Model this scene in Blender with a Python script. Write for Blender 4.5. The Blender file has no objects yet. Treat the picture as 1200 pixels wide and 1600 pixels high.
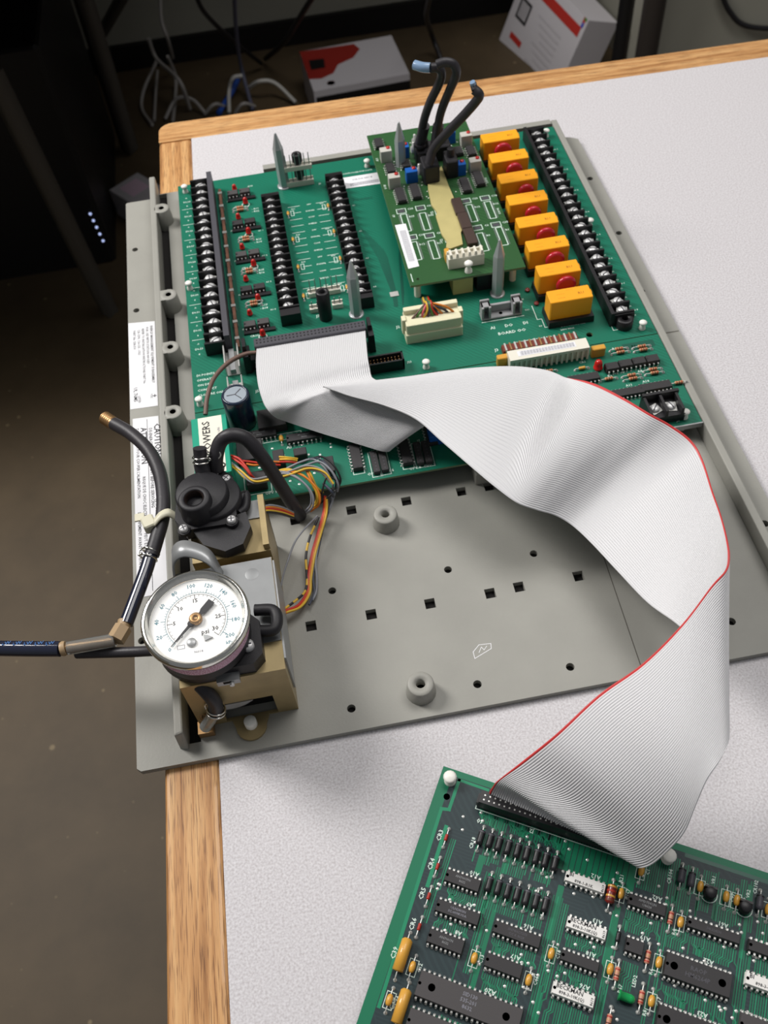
import bpy, math, random
import numpy as np
from mathutils import Matrix, Vector

random.seed(7)
SC = bpy.context.scene
COL = SC.collection

# ------------------------------------------------------------------ camera
# lengths below are millimetres in the frame of the grey backplane: x right, y away, z up, z = 0 on its face
TABLE_H = 740.0
PLATE_T = 4.0
F_PX = 1460.0
YAW, PITCH, ROLL = map(math.radians, (-5.05, 54.05, -6.1))
CAM_Z = 455.0


def W(x, y, z):
    return Vector((x / 1000, y / 1000, (z + PLATE_T + TABLE_H) / 1000))


def cam_axes():
    cy, sy, cp, sp, cr, sr = math.cos(YAW), math.sin(YAW), math.cos(PITCH), math.sin(PITCH), math.cos(ROLL), math.sin(ROLL)
    Rz = np.array([[cy, -sy, 0], [sy, cy, 0], [0, 0, 1]])
    f = Rz @ np.array([0, cp, -sp]); r = Rz @ np.array([1, 0, 0]); u = Rz @ np.array([0, sp, cp])
    return cr * r + sr * u, -sr * r + cr * u, f


CR_, CU_, CF_ = cam_axes()


def at(px, py, z):
    """where the photograph's pixel lies on the level z (mm)"""
    d = CR_ * (px - 600) / F_PX + CU_ * (800 - py) / F_PX + CF_
    t = (z - CAM_Z) / d[2]
    return (d[0] * t, d[1] * t, z)


def aty(px, py, y):
    """where the photograph's pixel lies on the upright plane y (mm)"""
    d = CR_ * (px - 600) / F_PX + CU_ * (800 - py) / F_PX + CF_
    t = y / d[1]
    return (d[0] * t, y, CAM_Z + d[2] * t)


cam_data = bpy.data.cameras.new('camera')
cam = bpy.data.objects.new('camera', cam_data)
COL.objects.link(cam)
SC.camera = cam
m = Matrix(((CR_[0], CU_[0], -CF_[0], 0), (CR_[1], CU_[1], -CF_[1], 0), (CR_[2], CU_[2], -CF_[2], 0), (0, 0, 0, 1)))
cam.matrix_world = Matrix.Translation(W(0, 0, CAM_Z)) @ m
cam_data.sensor_fit = 'AUTO'
cam_data.sensor_width = 36.0
cam_data.lens = F_PX * 36.0 / 1600.0
cam_data.clip_start = 0.02
cam_data.dof.use_dof = True
cam_data.dof.focus_distance = 0.47
cam_data.dof.aperture_fstop = 17.0

# ------------------------------------------------------------------ light and exposure
SC.view_settings.view_transform = 'Standard'
SC.view_settings.look = 'None'
SC.view_settings.gamma = 1.0
SC.view_settings.use_curve_mapping = False
SC.view_settings.exposure = 0.0
world = bpy.data.worlds.new('world')
SC.world = world
world.use_nodes = True
world.node_tree.nodes['Background'].inputs[0].default_value = (0.93, 0.96, 1.0, 1)
world.node_tree.nodes['Background'].inputs[1].default_value = 0.17


def area(name, loc, target, sx, sy, power, col):
    l = bpy.data.lights.new(name, 'AREA')
    l.shape = 'RECTANGLE'; l.size = sx; l.size_y = sy; l.energy = power; l.color = col
    o = bpy.data.objects.new(name, l)
    COL.objects.link(o)
    o.location = loc
    o.rotation_euler = (Vector(target) - Vector(loc)).to_track_quat('-Z', 'Y').to_euler()
    return o


area('ceiling_lamp', (-1.1, 1.2, 2.1), (0.05, 0.4, 0.75), 0.5, 0.8, 35, (1.0, 0.97, 0.94))
area('ceiling_lamp', (0.55, 0.9, 2.5), (0.2, 0.3, 0.74), 1.3, 0.8, 19, (1.0, 0.97, 0.94))

# ------------------------------------------------------------------ materials
def lin(c):
    return tuple(((v / 255) / 12.92 if v / 255 <= 0.04045 else ((v / 255 + 0.055) / 1.055) ** 2.4) for v in c)


MATS = {}


def mat(name, rgb, rough=0.5, metal=0.0, spec=0.5, var=0.0, vscale=200.0, bump=0.0, bscale=600.0, alpha=1.0, trans=0.0, emit=0.0, coat=0.0, sub=0.0, ior=1.45):
    if name in MATS:
        return MATS[name]
    M = bpy.data.materials.new(name)
    M.use_nodes = True
    nt = M.node_tree
    b = nt.nodes['Principled BSDF']
    c = lin(rgb) + (1,)
    b.inputs['Base Color'].default_value = c
    b.inputs['Roughness'].default_value = rough
    b.inputs['Metallic'].default_value = metal
    b.inputs['Specular IOR Level'].default_value = spec
    b.inputs['IOR'].default_value = ior
    if coat: b.inputs['Coat Weight'].default_value = coat
    if trans: b.inputs['Transmission Weight'].default_value = trans
    if sub:
        b.inputs['Subsurface Weight'].default_value = sub
        b.inputs['Subsurface Radius'].default_value = (0.002, 0.002, 0.002)
    if alpha < 1: b.inputs['Alpha'].default_value = alpha
    if emit:
        b.inputs['Emission Color'].default_value = c
        b.inputs['Emission Strength'].default_value = emit
    if var or bump:
        tc = nt.nodes.new('ShaderNodeTexCoord')
    if var:
        n = nt.nodes.new('ShaderNodeTexNoise'); n.inputs['Scale'].default_value = vscale; n.inputs['Detail'].default_value = 6
        nt.links.new(tc.outputs['Object'], n.inputs['Vector'])
        r = nt.nodes.new('ShaderNodeMapRange')
        r.inputs[1].default_value = 0.3; r.inputs[2].default_value = 0.7
        r.inputs[3].default_value = 1 - var; r.inputs[4].default_value = 1 + var
        nt.links.new(n.outputs['Fac'], r.inputs[0])
        mx = nt.nodes.new('ShaderNodeVectorMath'); mx.operation = 'SCALE'
        mx.inputs[0].default_value = c[:3]
        nt.links.new(r.outputs[0], mx.inputs['Scale'])
        nt.links.new(mx.outputs[0], b.inputs['Base Color'])
    if bump:
        n2 = nt.nodes.new('ShaderNodeTexNoise'); n2.inputs['Scale'].default_value = bscale; n2.inputs['Detail'].default_value = 3
        nt.links.new(tc.outputs['Object'], n2.inputs['Vector'])
        bp = nt.nodes.new('ShaderNodeBump'); bp.inputs['Strength'].default_value = bump; bp.inputs['Distance'].default_value = 0.0006
        nt.links.new(n2.outputs['Fac'], bp.inputs['Height'])
        nt.links.new(bp.outputs[0], b.inputs['Normal'])
    MATS[name] = M
    return M


def nodes(M):
    nt = M.node_tree
    return nt, nt.nodes['Principled BSDF'], nt.nodes.new('ShaderNodeTexCoord')


def ramp(nt, stops):
    r = nt.nodes.new('ShaderNodeValToRGB')
    e = r.color_ramp.elements
    while len(e) < len(stops): e.new(0.5)
    for k, (p, c) in enumerate(stops):
        e[k].position = p; e[k].color = lin(c) + (1,)
    return r


# oak edging: long grain along the piece's x axis, pores and rays
def wood_material():
    M = mat('oak_edging', (196, 146, 92), 0.42, coat=0.25)
    nt, b, tc = nodes(M)
    mp = nt.nodes.new('ShaderNodeMapping'); mp.inputs['Scale'].default_value = (9, 230, 120)
    nt.links.new(tc.outputs['Object'], mp.inputs[0])
    n = nt.nodes.new('ShaderNodeTexNoise'); n.inputs['Scale'].default_value = 1.0; n.inputs['Detail'].default_value = 5; n.inputs['Distortion'].default_value = 0.6
    nt.links.new(mp.outputs[0], n.inputs['Vector'])
    r = ramp(nt, [(0.32, (164, 114, 66)), (0.46, (196, 145, 92)), (0.62, (214, 168, 114))])
    nt.links.new(n.outputs['Fac'], r.inputs[0])
    mp2 = nt.nodes.new('ShaderNodeMapping'); mp2.inputs['Scale'].default_value = (60, 1500, 700)
    nt.links.new(tc.outputs['Object'], mp2.inputs[0])
    n2 = nt.nodes.new('ShaderNodeTexNoise'); n2.inputs['Scale'].default_value = 1.0; n2.inputs['Detail'].default_value = 2
    nt.links.new(mp2.outputs[0], n2.inputs['Vector'])
    r2 = ramp(nt, [(0.38, (112, 78, 48)), (0.47, (255, 255, 255))])
    nt.links.new(n2.outputs['Fac'], r2.inputs[0])
    mx = nt.nodes.new('ShaderNodeMix'); mx.data_type = 'RGBA'; mx.blend_type = 'MULTIPLY'; mx.inputs[0].default_value = 0.55
    nt.links.new(r.outputs[0], mx.inputs[6]); nt.links.new(r2.outputs[0], mx.inputs[7])
    nt.links.new(mx.outputs[2], b.inputs['Base Color'])
    bp = nt.nodes.new('ShaderNodeBump'); bp.inputs['Strength'].default_value = 0.15; bp.inputs['Distance'].default_value = 0.0005
    nt.links.new(n2.outputs['Fac'], bp.inputs['Height']); nt.links.new(bp.outputs[0], b.inputs['Normal'])
    return M


def laminate_material():
    M = mat('speckled_laminate', (205, 202, 204), 0.55)
    nt, b, tc = nodes(M)
    n = nt.nodes.new('ShaderNodeTexNoise'); n.inputs['Scale'].default_value = 900; n.inputs['Detail'].default_value = 4
    nt.links.new(tc.outputs['Object'], n.inputs['Vector'])
    r = ramp(nt, [(0.28, (182, 177, 179)), (0.5, (203, 200, 203)), (0.7, (218, 216, 219))])
    nt.links.new(n.outputs['Fac'], r.inputs[0])
    nt.links.new(r.outputs[0], b.inputs['Base Color'])
    bp = nt.nodes.new('ShaderNodeBump'); bp.inputs['Strength'].default_value = 0.12; bp.inputs['Distance'].default_value = 0.0004
    nt.links.new(n.outputs['Fac'], bp.inputs['Height']); nt.links.new(bp.outputs[0], b.inputs['Normal'])
    return M


def floor_material():
    M = mat('worn_floor', (92, 82, 70), 0.6)
    nt, b, tc = nodes(M)
    n = nt.nodes.new('ShaderNodeTexNoise'); n.inputs['Scale'].default_value = 5; n.inputs['Detail'].default_value = 9; n.inputs['Roughness'].default_value = 0.65
    nt.links.new(tc.outputs['Object'], n.inputs['Vector'])
    r = ramp(nt, [(0.3, (76, 64, 47)), (0.7, (97, 82, 61))])
    nt.links.new(n.outputs['Fac'], r.inputs[0])
    v = nt.nodes.new('ShaderNodeTexVoronoi'); v.inputs['Scale'].default_value = 42
    nt.links.new(tc.outputs['Object'], v.inputs['Vector'])
    n2 = nt.nodes.new('ShaderNodeTexNoise'); n2.inputs['Scale'].default_value = 17
    nt.links.new(tc.outputs['Object'], n2.inputs['Vector'])
    ad = nt.nodes.new('ShaderNodeMath'); ad.operation = 'ADD'
    nt.links.new(v.outputs['Distance'], ad.inputs[0]); nt.links.new(n2.outputs['Fac'], ad.inputs[1])
    r2 = ramp(nt, [(0.44, (150, 132, 100)), (0.52, (0, 0, 0))])
    nt.links.new(ad.outputs[0], r2.inputs[0])
    mx = nt.nodes.new('ShaderNodeMix'); mx.data_type = 'RGBA'; mx.blend_type = 'LIGHTEN'; mx.inputs[0].default_value = 0.6
    nt.links.new(r.outputs[0], mx.inputs[6]); nt.links.new(r2.outputs[0], mx.inputs[7])
    nt.links.new(mx.outputs[2], b.inputs['Base Color'])
    return M


def board_material(name, base, dark, light, sx, sy, amount):
    """solder-masked board: faint fields of fine copper lines below the mask"""
    M = mat(name, base, 0.45, spec=0.35)
    nt, b, tc = nodes(M)
    big = nt.nodes.new('ShaderNodeTexNoise'); big.inputs['Scale'].default_value = 28; big.inputs['Detail'].default_value = 1
    nt.links.new(tc.outputs['Object'], big.inputs['Vector'])
    w = nt.nodes.new('ShaderNodeTexWave'); w.inputs['Scale'].default_value = sx; w.inputs['Distortion'].default_value = 0.6; w.inputs['Detail'].default_value = 0
    w.bands_direction = 'Y'
    nt.links.new(tc.outputs['Object'], w.inputs['Vector'])
    w2 = nt.nodes.new('ShaderNodeTexWave'); w2.inputs['Scale'].default_value = sy; w2.bands_direction = 'DIAGONAL'; w2.inputs['Distortion'].default_value = 1.5
    nt.links.new(tc.outputs['Object'], w2.inputs['Vector'])
    st = nt.nodes.new('ShaderNodeMath'); st.operation = 'GREATER_THAN'; st.inputs[1].default_value = 0.52
    nt.links.new(big.outputs['Fac'], st.inputs[0])
    mx0 = nt.nodes.new('ShaderNodeMix')
    nt.links.new(st.outputs[0], mx0.inputs[0]); nt.links.new(w.outputs['Fac'], mx0.inputs[2]); nt.links.new(w2.outputs['Fac'], mx0.inputs[3])
    r = ramp(nt, [(0.35, dark), (0.6, base), (0.95, light)])
    nt.links.new(mx0.outputs[0], r.inputs[0])
    mx = nt.nodes.new('ShaderNodeMix'); mx.data_type = 'RGBA'; mx.inputs[0].default_value = amount
    mx.inputs[6].default_value = lin(base) + (1,)
    nt.links.new(r.outputs[0], mx.inputs[7])
    nt.links.new(mx.outputs[2], b.inputs['Base Color'])
    return M


WOOD = wood_material()
LAM = laminate_material()
FLOOR = floor_material()
PCB = board_material('green_board', (14, 110, 86), (9, 90, 72), (28, 126, 100), 240, 190, 0.3)
PCB2 = board_material('olive_board', (42, 86, 46), (32, 64, 38), (62, 110, 60), 220, 160, 0.22)
PCB3 = board_material('slate_board', (38, 54, 58), (32, 46, 50), (44, 62, 64), 200, 160, 0.4)
TRACE = mat('masked_copper', (18, 112, 80), 0.45, spec=0.35)
TRACE2 = mat('masked_copper_bright', (26, 134, 96), 0.45, spec=0.35)
DTRACE = mat('dark_board_field', (8, 82, 66), 0.4)
EDGE = mat('board_edge', (110, 128, 96), 0.6)
PLATE = mat('grey_moulded_plate', (152, 151, 144), 0.5, var=0.06, vscale=30, bump=0.12, bscale=900)
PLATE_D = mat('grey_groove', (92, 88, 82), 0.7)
HOLE_SHADE = mat('painted_hole_shade', (24, 22, 21), 0.9)  # near-black colour painted in for the shade inside holes and recesses
BLACK = mat('black_plastic', (30, 29, 32), 0.42, bump=0.05)
BLACKM = mat('black_moulded', (33, 32, 36), 0.5, bump=0.2, bscale=2500, var=0.12, vscale=500)
CHIP = mat('chip_resin', (46, 44, 46), 0.55, bump=0.08, bscale=3000)
CHIPG = mat('chip_grey', (70, 67, 68), 0.6, bump=0.08, bscale=3000)
FIN = mat('dark_grey_plastic', (72, 71, 78), 0.5)
SCREW = mat('bright_screw', (212, 212, 212), 0.42, 0.35)
TIN = mat('tinned_lead', (208, 208, 204), 0.35, 0.45)
STEEL = mat('zinc_steel', (162, 164, 165), 0.38, 0.45, var=0.08, vscale=120)
DULL = mat('dull_grey_steel', (138, 140, 141), 0.42, 0.4, var=0.06, vscale=90)
CHROME = mat('polished_chrome', (226, 224, 218), 0.12, 1.0)
GOLD = mat('yellow_chromate_steel', (164, 146, 106), 0.42, 0.4, var=0.12, vscale=80)
ALU = mat('aluminium', (186, 190, 192), 0.34, 0.4)
WHITE = mat('white_nylon', (240, 239, 232), 0.4, sub=0.15)
WPAPER = mat('white_paper', (236, 236, 240), 0.6)
CREAMP = mat('ivory_paper', (238, 234, 218), 0.6)
WPLAS = mat('white_plastic', (232, 228, 214), 0.4)
IVORY = mat('ivory_nylon', (226, 222, 190), 0.45, sub=0.2)
INK = mat('legend_white', (214, 232, 222), 0.6)
PRINT = mat('black_print', (38, 38, 42), 0.7)
PRINTG = mat('grey_print', (128, 128, 138), 0.7)
CHIPINK = mat('chip_print', (128, 130, 132), 0.7)
ORANGE = mat('orange_relay', (250, 170, 30), 0.42)
RELINK = mat('relay_print', (176, 108, 12), 0.6)
REDDISC = mat('red_varistor', (188, 30, 52), 0.3, coat=0.4)
REDLED = mat('red_led', (196, 26, 22), 0.25, coat=0.5)
TEALBOX = mat('teal_case', (22, 158, 128), 0.4)
NAVY = mat('navy_sleeve', (26, 40, 62), 0.28, coat=0.4)
CAPTOP = mat('capacitor_top', (168, 178, 188), 0.35, 0.3)
TAN = mat('tan_resistor', (196, 150, 108), 0.45)
PINKT = mat('pink_resistor', (200, 140, 118), 0.45)
AMBER = mat('amber_capacitor', (214, 158, 60), 0.4, coat=0.3)
BANDR = mat('red_band', (170, 44, 30), 0.5)
BANDB = mat('brown_band', (96, 48, 26), 0.5)
DARKRED = mat('oxblood_resistor', (120, 30, 24), 0.35, coat=0.3)
GREENLED = mat('green_led', (20, 160, 84), 0.2, coat=0.5)
BROWNBLK = mat('dark_brown_block', (66, 50, 44), 0.5)
BLUE = mat('blue_trimmer', (24, 96, 184), 0.38)
GREYT = mat('grey_trimmer', (196, 194, 186), 0.45)
KHAKI = mat('bare_laminate', (190, 178, 120), 0.5, var=0.06, vscale=90)
BROWNSTRIP = mat('brown_strip', (134, 92, 74), 0.5, var=0.35, vscale=160)
MAROON = mat('maroon_contact', (118, 48, 34), 0.4)
CABLE = mat('ribbon_grey', (210, 210, 212), 0.4)
CABRED = mat('ribbon_red', (206, 62, 62), 0.4)
RUBBER = mat('black_rubber', (48, 46, 50), 0.46, bump=0.15, bscale=900, var=0.1, vscale=90)
GLOSSB = mat('glossy_black_tube', (34, 38, 56), 0.12, coat=0.6)
BLUEPR = mat('blue_print_tube', (70, 110, 165), 0.3)
BRASS = mat('dull_brass', (170, 134, 92), 0.4, 0.7)
THREAD = mat('dark_thread', (58, 46, 42), 0.4, 0.3)  # even dark brown for the thread inside the port
TANFIT = mat('tan_fitting', (172, 146, 112), 0.45)
CLEAR = mat('clear_tube', (214, 218, 216), 0.08, trans=0.8, spec=0.7, coat=0.6)
GLASS = mat('gauge_glass', (255, 255, 255), 0.03, alpha=0.02, spec=0.8)
DIAL = mat('dial_white', (250, 250, 248), 0.5)
TEALINK = mat('teal_print', (80, 132, 148), 0.6)
PINKLAB = mat('pink_label', (228, 200, 218), 0.5)
PINKINK = mat('pink_print', (190, 120, 150), 0.6)
TIE = mat('natural_tie', (214, 210, 188), 0.4, sub=0.2)
WRED = mat('wire_red', (196, 52, 40), 0.4)
WYEL = mat('wire_yellow', (222, 182, 62), 0.4)
WORA = mat('wire_orange', (216, 126, 40), 0.4)
WGRY = mat('wire_grey', (140, 142, 148), 0.4)
WBLK = mat('wire_black', (36, 36, 38), 0.4)
WSLA = mat('wire_slate', (64, 70, 84), 0.4)
WGRN = mat('wire_green', (80, 130, 60), 0.4)
WBRN = mat('wire_brown', (112, 88, 78), 0.5)
WPNK = mat('wire_pink', (214, 96, 106), 0.4)
GREYH = mat('grey_holder', (158, 158, 160), 0.45)
DARKMETAL = mat('dark_enamel', (84, 80, 74), 0.5)
BLKCASE = mat('black_case', (17, 16, 17), 0.5)
CARTON = mat('white_carton', (206, 202, 206), 0.55)
CARTONS = mat('carton_side', (196, 192, 196), 0.6)
CRED = mat('carton_red', (188, 52, 44), 0.5)
CDRED = mat('carton_dark_red', (150, 38, 30), 0.5)
BLUELED = mat('indicator_light', (190, 205, 255), 0.4, emit=1.2)
WALLM = mat('painted_wall', (160, 158, 146), 0.8, var=0.03, vscale=8)
DESKM = mat('dark_desk', (48, 42, 38), 0.6)
CLEARTIP = mat('clear_blue_tip', (150, 180, 214), 0.15, trans=0.3, coat=0.5)

# ------------------------------------------------------------------ mesh builder (mm)
TEXT_CACHE = {}


def text_mesh(s):
    if s not in TEXT_CACHE:
        cu = bpy.data.curves.new('t', 'FONT')
        cu.body = s; cu.size = 1.0; cu.resolution_u = 1; cu.offset = 0.018; cu.align_x = 'CENTER'; cu.align_y = 'CENTER'
        o = bpy.data.objects.new('t', cu)
        me = bpy.data.meshes.new_from_object(o)
        vs = [tuple(v.co) for v in me.vertices]
        fs = [tuple(p.vertices) for p in me.polygons]
        bpy.data.objects.remove(o); bpy.data.meshes.remove(me); bpy.data.curves.remove(cu)
        TEXT_CACHE[s] = (vs, fs)
    return TEXT_CACHE[s]


def spline(pts, n=8):
    """Catmull-Rom through points of any dimension"""
    P = [np.array(p, float) for p in pts]
    if len(P) < 3:
        return [P[0] + (P[-1] - P[0]) * k / n for k in range(n + 1)]
    Q = [2 * P[0] - P[1]] + P + [2 * P[-1] - P[-2]]
    out = []
    for i in range(1, len(Q) - 2):
        a, b, c, d = Q[i - 1], Q[i], Q[i + 1], Q[i + 2]
        for k in range(n):
            t = k / n
            out.append(0.5 * (2 * b + (c - a) * t + (2 * a - 5 * b + 4 * c - d) * t * t + (3 * b - 3 * c + d - a) * t ** 3))
    out.append(P[-1])
    return out


class MB:
    def __init__(s):
        s.v = []; s.f = []; s.mi = []; s.sm = []; s.mats = []

    def m(s, M):
        if M not in s.mats: s.mats.append(M)
        return s.mats.index(M)

    def add(s, vs, fs, M, smooth=False):
        o = len(s.v); k = s.m(M)
        s.v.extend([tuple(map(float, p)) for p in vs])
        for f in fs:
            s.f.append(tuple(i + o for i in f)); s.mi.append(k); s.sm.append(smooth)

    def box(s, x0, x1, y0, y1, z0, z1, M, rot=0.0, taper=0.0):
        cx, cy = (x0 + x1) / 2, (y0 + y1) / 2
        hx, hy = (x1 - x0) / 2, (y1 - y0) / 2
        c, q = math.cos(rot), math.sin(rot)
        vs = []
        for z, k in ((z0, 0), (z1, taper)):
            for a, b in ((-1, -1), (1, -1), (1, 1), (-1, 1)):
                dx, dy = a * (hx - k), b * (hy - k)
                vs.append((cx + dx * c - dy * q, cy + dx * q + dy * c, z))
        s.add(vs, [(3, 2, 1, 0), (4, 5, 6, 7), (0, 1, 5, 4), (1, 2, 6, 5), (2, 3, 7, 6), (3, 0, 4, 7)], M)

    def bbox(s, x0, x1, y0, y1, z0, z1, M, b=0.5, rot=0.0):
        """box with chamfered top edges and rounded upright corners"""
        cx, cy = (x0 + x1) / 2, (y0 + y1) / 2
        hx, hy = (x1 - x0) / 2, (y1 - y0) / 2
        b = min(b, hx * 0.9, hy * 0.9)
        c, q = math.cos(rot), math.sin(rot)

        def ring(ins, z):
            out = []
            for ax, ay in ((-1, -1), (1, -1), (1, 1), (-1, 1)):
                p1 = (ax * (hx - b), ay * (hy - ins)); p2 = (ax * (hx - ins), ay * (hy - b))
                out += [p1, p2] if ax * ay < 0 else [p2, p1]
            return [(cx + x * c - y * q, cy + x * q + y * c, z) for x, y in out]
        vs = ring(0, z0) + ring(0, z1 - b * 0.6) + ring(b * 0.6, z1)
        fs = [tuple(range(7, -1, -1)), tuple(range(16, 24))]
        for r in (0, 8):
            for i in range(8):
                j = (i + 1) % 8
                fs.append((r + i, r + j, r + 8 + j, r + 8 + i))
        s.add(vs, fs, M)

    def prism(s, poly, z0, z1, M, smooth=False):
        n = len(poly)
        vs = [(x, y, z0) for x, y in poly] + [(x, y, z1) for x, y in poly]
        s.add(vs, [tuple(range(n - 1, -1, -1)), tuple(range(n, 2 * n))], M)
        s.add(vs, [(i, (i + 1) % n, n + (i + 1) % n, n + i) for i in range(n)], M, smooth)

    def extrude(s, poly, d, M):
        """planar 3-D polygon pushed along vector d"""
        n = len(poly)
        vs = [tuple(p) for p in poly] + [tuple(p[k] + d[k] for k in range(3)) for p in poly]
        s.add(vs, [tuple(range(n - 1, -1, -1)), tuple(range(n, 2 * n))] + [(i, (i + 1) % n, n + (i + 1) % n, n + i) for i in range(n)], M)

    def lathe(s, prof, M, c=(0, 0, 0), axis=(0, 0, 1), n=20, smooth=True, a0=0.0, a1=2 * math.pi, cap=True):
        ax = Vector(axis).normalized()
        t = Vector((0, 0, 1)) if abs(ax.z) < 0.9 else Vector((0, 1, 0)) if abs(ax.y) < 0.5 and abs(ax.z) < 0.5 else Vector((1, 0, 0))
        e1 = (t - ax * t.dot(ax)).normalized(); e2 = ax.cross(e1)
        full = abs(a1 - a0) > 6.28
        k = n if full else n + 1
        vs = []
        for r, h in prof:
            for i in range(k):
                a = a0 + (a1 - a0) * i / n
                p = Vector(c) + ax * h + (e1 * math.cos(a) + e2 * math.sin(a)) * r
                vs.append(tuple(p))
        fs = []
        for j in range(len(prof) - 1):
            for i in range(n if full else n):
                i2 = (i + 1) % k if full else i + 1
                fs.append((j * k + i, j * k + i2, (j + 1) * k + i2, (j + 1) * k + i))
        s.add(vs, fs, M, smooth)
        if cap and full:
            if prof[0][0] > 1e-6: s.add(vs[:k], [tuple(range(k - 1, -1, -1))], M)
            if prof[-1][0] > 1e-6: s.add(vs[-k:], [tuple(range(k))], M)

    def cyl(s, p0, p1, r, M, n=12, r1=None):
        p0, p1 = Vector(p0), Vector(p1)
        d = p1 - p0
        s.lathe([(r, 0), (r if r1 is None else r1, d.length)], M, p0, d, n)

    def tube(s, pts, r, M, n=8, res=6, cap=True, stripe=None, radii=None):
        P = spline(pts, res) if res else [np.array(p, float) for p in pts]
        k = len(P)
        T = [P[min(i + 1, k - 1)] - P[max(i - 1, 0)] for i in range(k)]
        T = [t / (np.linalg.norm(t) + 1e-9) for t in T]
        u = np.cross(T[0], (0, 0, 1.0))
        if np.linalg.norm(u) < 1e-3: u = np.cross(T[0], (0, 1.0, 0))
        u /= np.linalg.norm(u)
        vs = []
        for i in range(k):
            u = u - T[i] * u.dot(T[i]); u /= np.linalg.norm(u)
            w = np.cross(T[i], u)
            rr = r if radii is None else np.interp(i / (k - 1), *radii)
            for j in range(n):
                a = 2 * math.pi * j / n
                vs.append(P[i] + (u * math.cos(a) + w * math.sin(a)) * rr)
        fa, fb = [], []
        for i in range(k - 1):
            for j in range(n):
                j2 = (j + 1) % n
                f = (i * n + j, i * n + j2, (i + 1) * n + j2, (i + 1) * n + j)
                (fb if stripe and stripe[1](i, j) else fa).append(f)
        s.add(vs, fa, M, True)
        if fb: s.add(vs, fb, stripe[0], True)
        if cap:
            s.add(vs[:n], [tuple(range(n - 1, -1, -1))], M); s.add(vs[-n:], [tuple(range(n))], M)

    def text(s, t, x, y, z, size, M, rot=0.0):
        vs, fs = text_mesh(t)
        c, q = math.cos(rot) * size, math.sin(rot) * size
        s.add([(x + a * c - b * q, y + a * q + b * c, z) for a, b, _ in vs], fs, M)

    def textm(s, t, mtx, size, M):
        vs, fs = text_mesh(t)
        s.add([tuple(mtx @ Vector((a * size, b * size, 0))) for a, b, _ in vs], fs, M)

    def line(s, pts, w, z, M):
        for (x0, y0), (x1, y1) in zip(pts[:-1], pts[1:]):
            dx, dy = x1 - x0, y1 - y0
            l = math.hypot(dx, dy) or 1e-6
            nx, ny = -dy / l * w / 2, dx / l * w / 2
            ex, ey = dx / l * w / 2, dy / l * w / 2
            z += 0.0015
            s.add([(x0 - ex + nx, y0 - ey + ny, z), (x0 - ex - nx, y0 - ey - ny, z), (x1 + ex - nx, y1 + ey - ny, z), (x1 + ex + nx, y1 + ey + ny, z)], [(0, 1, 2, 3)], M)

    def rect(s, x0, x1, y0, y1, w, z, M):
        s.line([(x0, y0), (x1, y0), (x1, y1), (x0, y1), (x0, y0)], w, z, M)

    def mesh(s, name):
        me = bpy.data.meshes.new(name)
        me.from_pydata([(x / 1000, y / 1000, z / 1000) for x, y, z in s.v], [], s.f)
        for M in s.mats: me.materials.append(M)
        me.polygons.foreach_set('material_index', s.mi)
        me.polygons.foreach_set('use_smooth', s.sm)
        me.update()
        return me


# ------------------------------------------------------------------ objects
def tag(o, label=None, cat=None, group=None, kind=None):
    if label: o['label'] = label
    if cat: o['category'] = cat
    if group: o['group'] = group
    if kind: o['kind'] = kind
    return o


def thing(name, label, cat, loc=(0, 0, 0), rot=0.0, group=None):
    """an Empty at the thing's base (mm)"""
    o = bpy.data.objects.new(name, None)
    o.empty_display_size = 0.01
    COL.objects.link(o)
    o.location = W(*loc); o.rotation_euler = (0, 0, rot)
    o['mm'] = list(map(float, loc))
    return tag(o, label, cat, group)


def part(name, mesh, parent, loc=(0, 0, 0), rot=0.0, label=None, kind=None):
    """a mesh under its thing, at a place in the parent's own frame (mm)"""
    if isinstance(mesh, MB): mesh = mesh.mesh(name)
    o = bpy.data.objects.new(name, mesh)
    COL.objects.link(o)
    o.parent = parent
    o.location = (loc[0] / 1000, loc[1] / 1000, loc[2] / 1000)
    if rot: o.rotation_euler = (0, 0, rot)
    return tag(o, label, kind=kind)


def solo(name, mb, label, cat, loc=(0, 0, 0), group=None, kind=None):
    """a thing that is one mesh; its vertices are given relative to loc"""
    o = bpy.data.objects.new(name, mb.mesh(name) if isinstance(mb, MB) else mb)
    COL.objects.link(o)
    o.location = W(*loc)
    return tag(o, label, cat, group, kind)


MESH = {}


def cached(key, fn):
    if key not in MESH:
        b = fn(); MESH[key] = b.mesh(str(key[0]))
    return MESH[key]

# ------------------------------------------------------------------ the room
FZ = -(TABLE_H + PLATE_T)


def struct(name, mb, label=None):
    o = bpy.data.objects.new(name, mb.mesh(name)); COL.objects.link(o)
    o.location = W(0, 0, 0)
    return tag(o, label, kind='structure')


b = MB(); b.box(-2600, 3200, -1500, 2700, FZ - 60, FZ, FLOOR); struct('floor', b)
b = MB(); b.box(-2600, 3200, 2350, 2430, FZ, 1900, WALLM); struct('wall_back', b)
b = MB(); b.box(848, 3200, 1950, 2350, FZ, 1900, WALLM); struct('wall_right', b)
b = MB(); b.box(-2600, -2500, -1500, 2350, FZ, 1900, WALLM); struct('wall_left', b)
b = MB(); b.box(-2500, 848, 2335, 2350, FZ, FZ + 60, BLKCASE); struct('baseboard_back', b)

# ------------------------------------------------------------------ work table
TROT = math.radians(-1.6)
table = thing('work_table', 'white speckled laminate work table with an oak edge', 'table', (-93.1, 793.2, FZ), TROT)
TOPZ = TABLE_H          # table top level in the table's own frame
tw, td, ew, th = 1250, 1150, 28.5, 30


def bevel(o, w, seg=2):
    md = o.modifiers.new('bevel', 'BEVEL'); md.width = w / 1000; md.segments = seg; md.limit_method = 'ANGLE'
    return o


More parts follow.
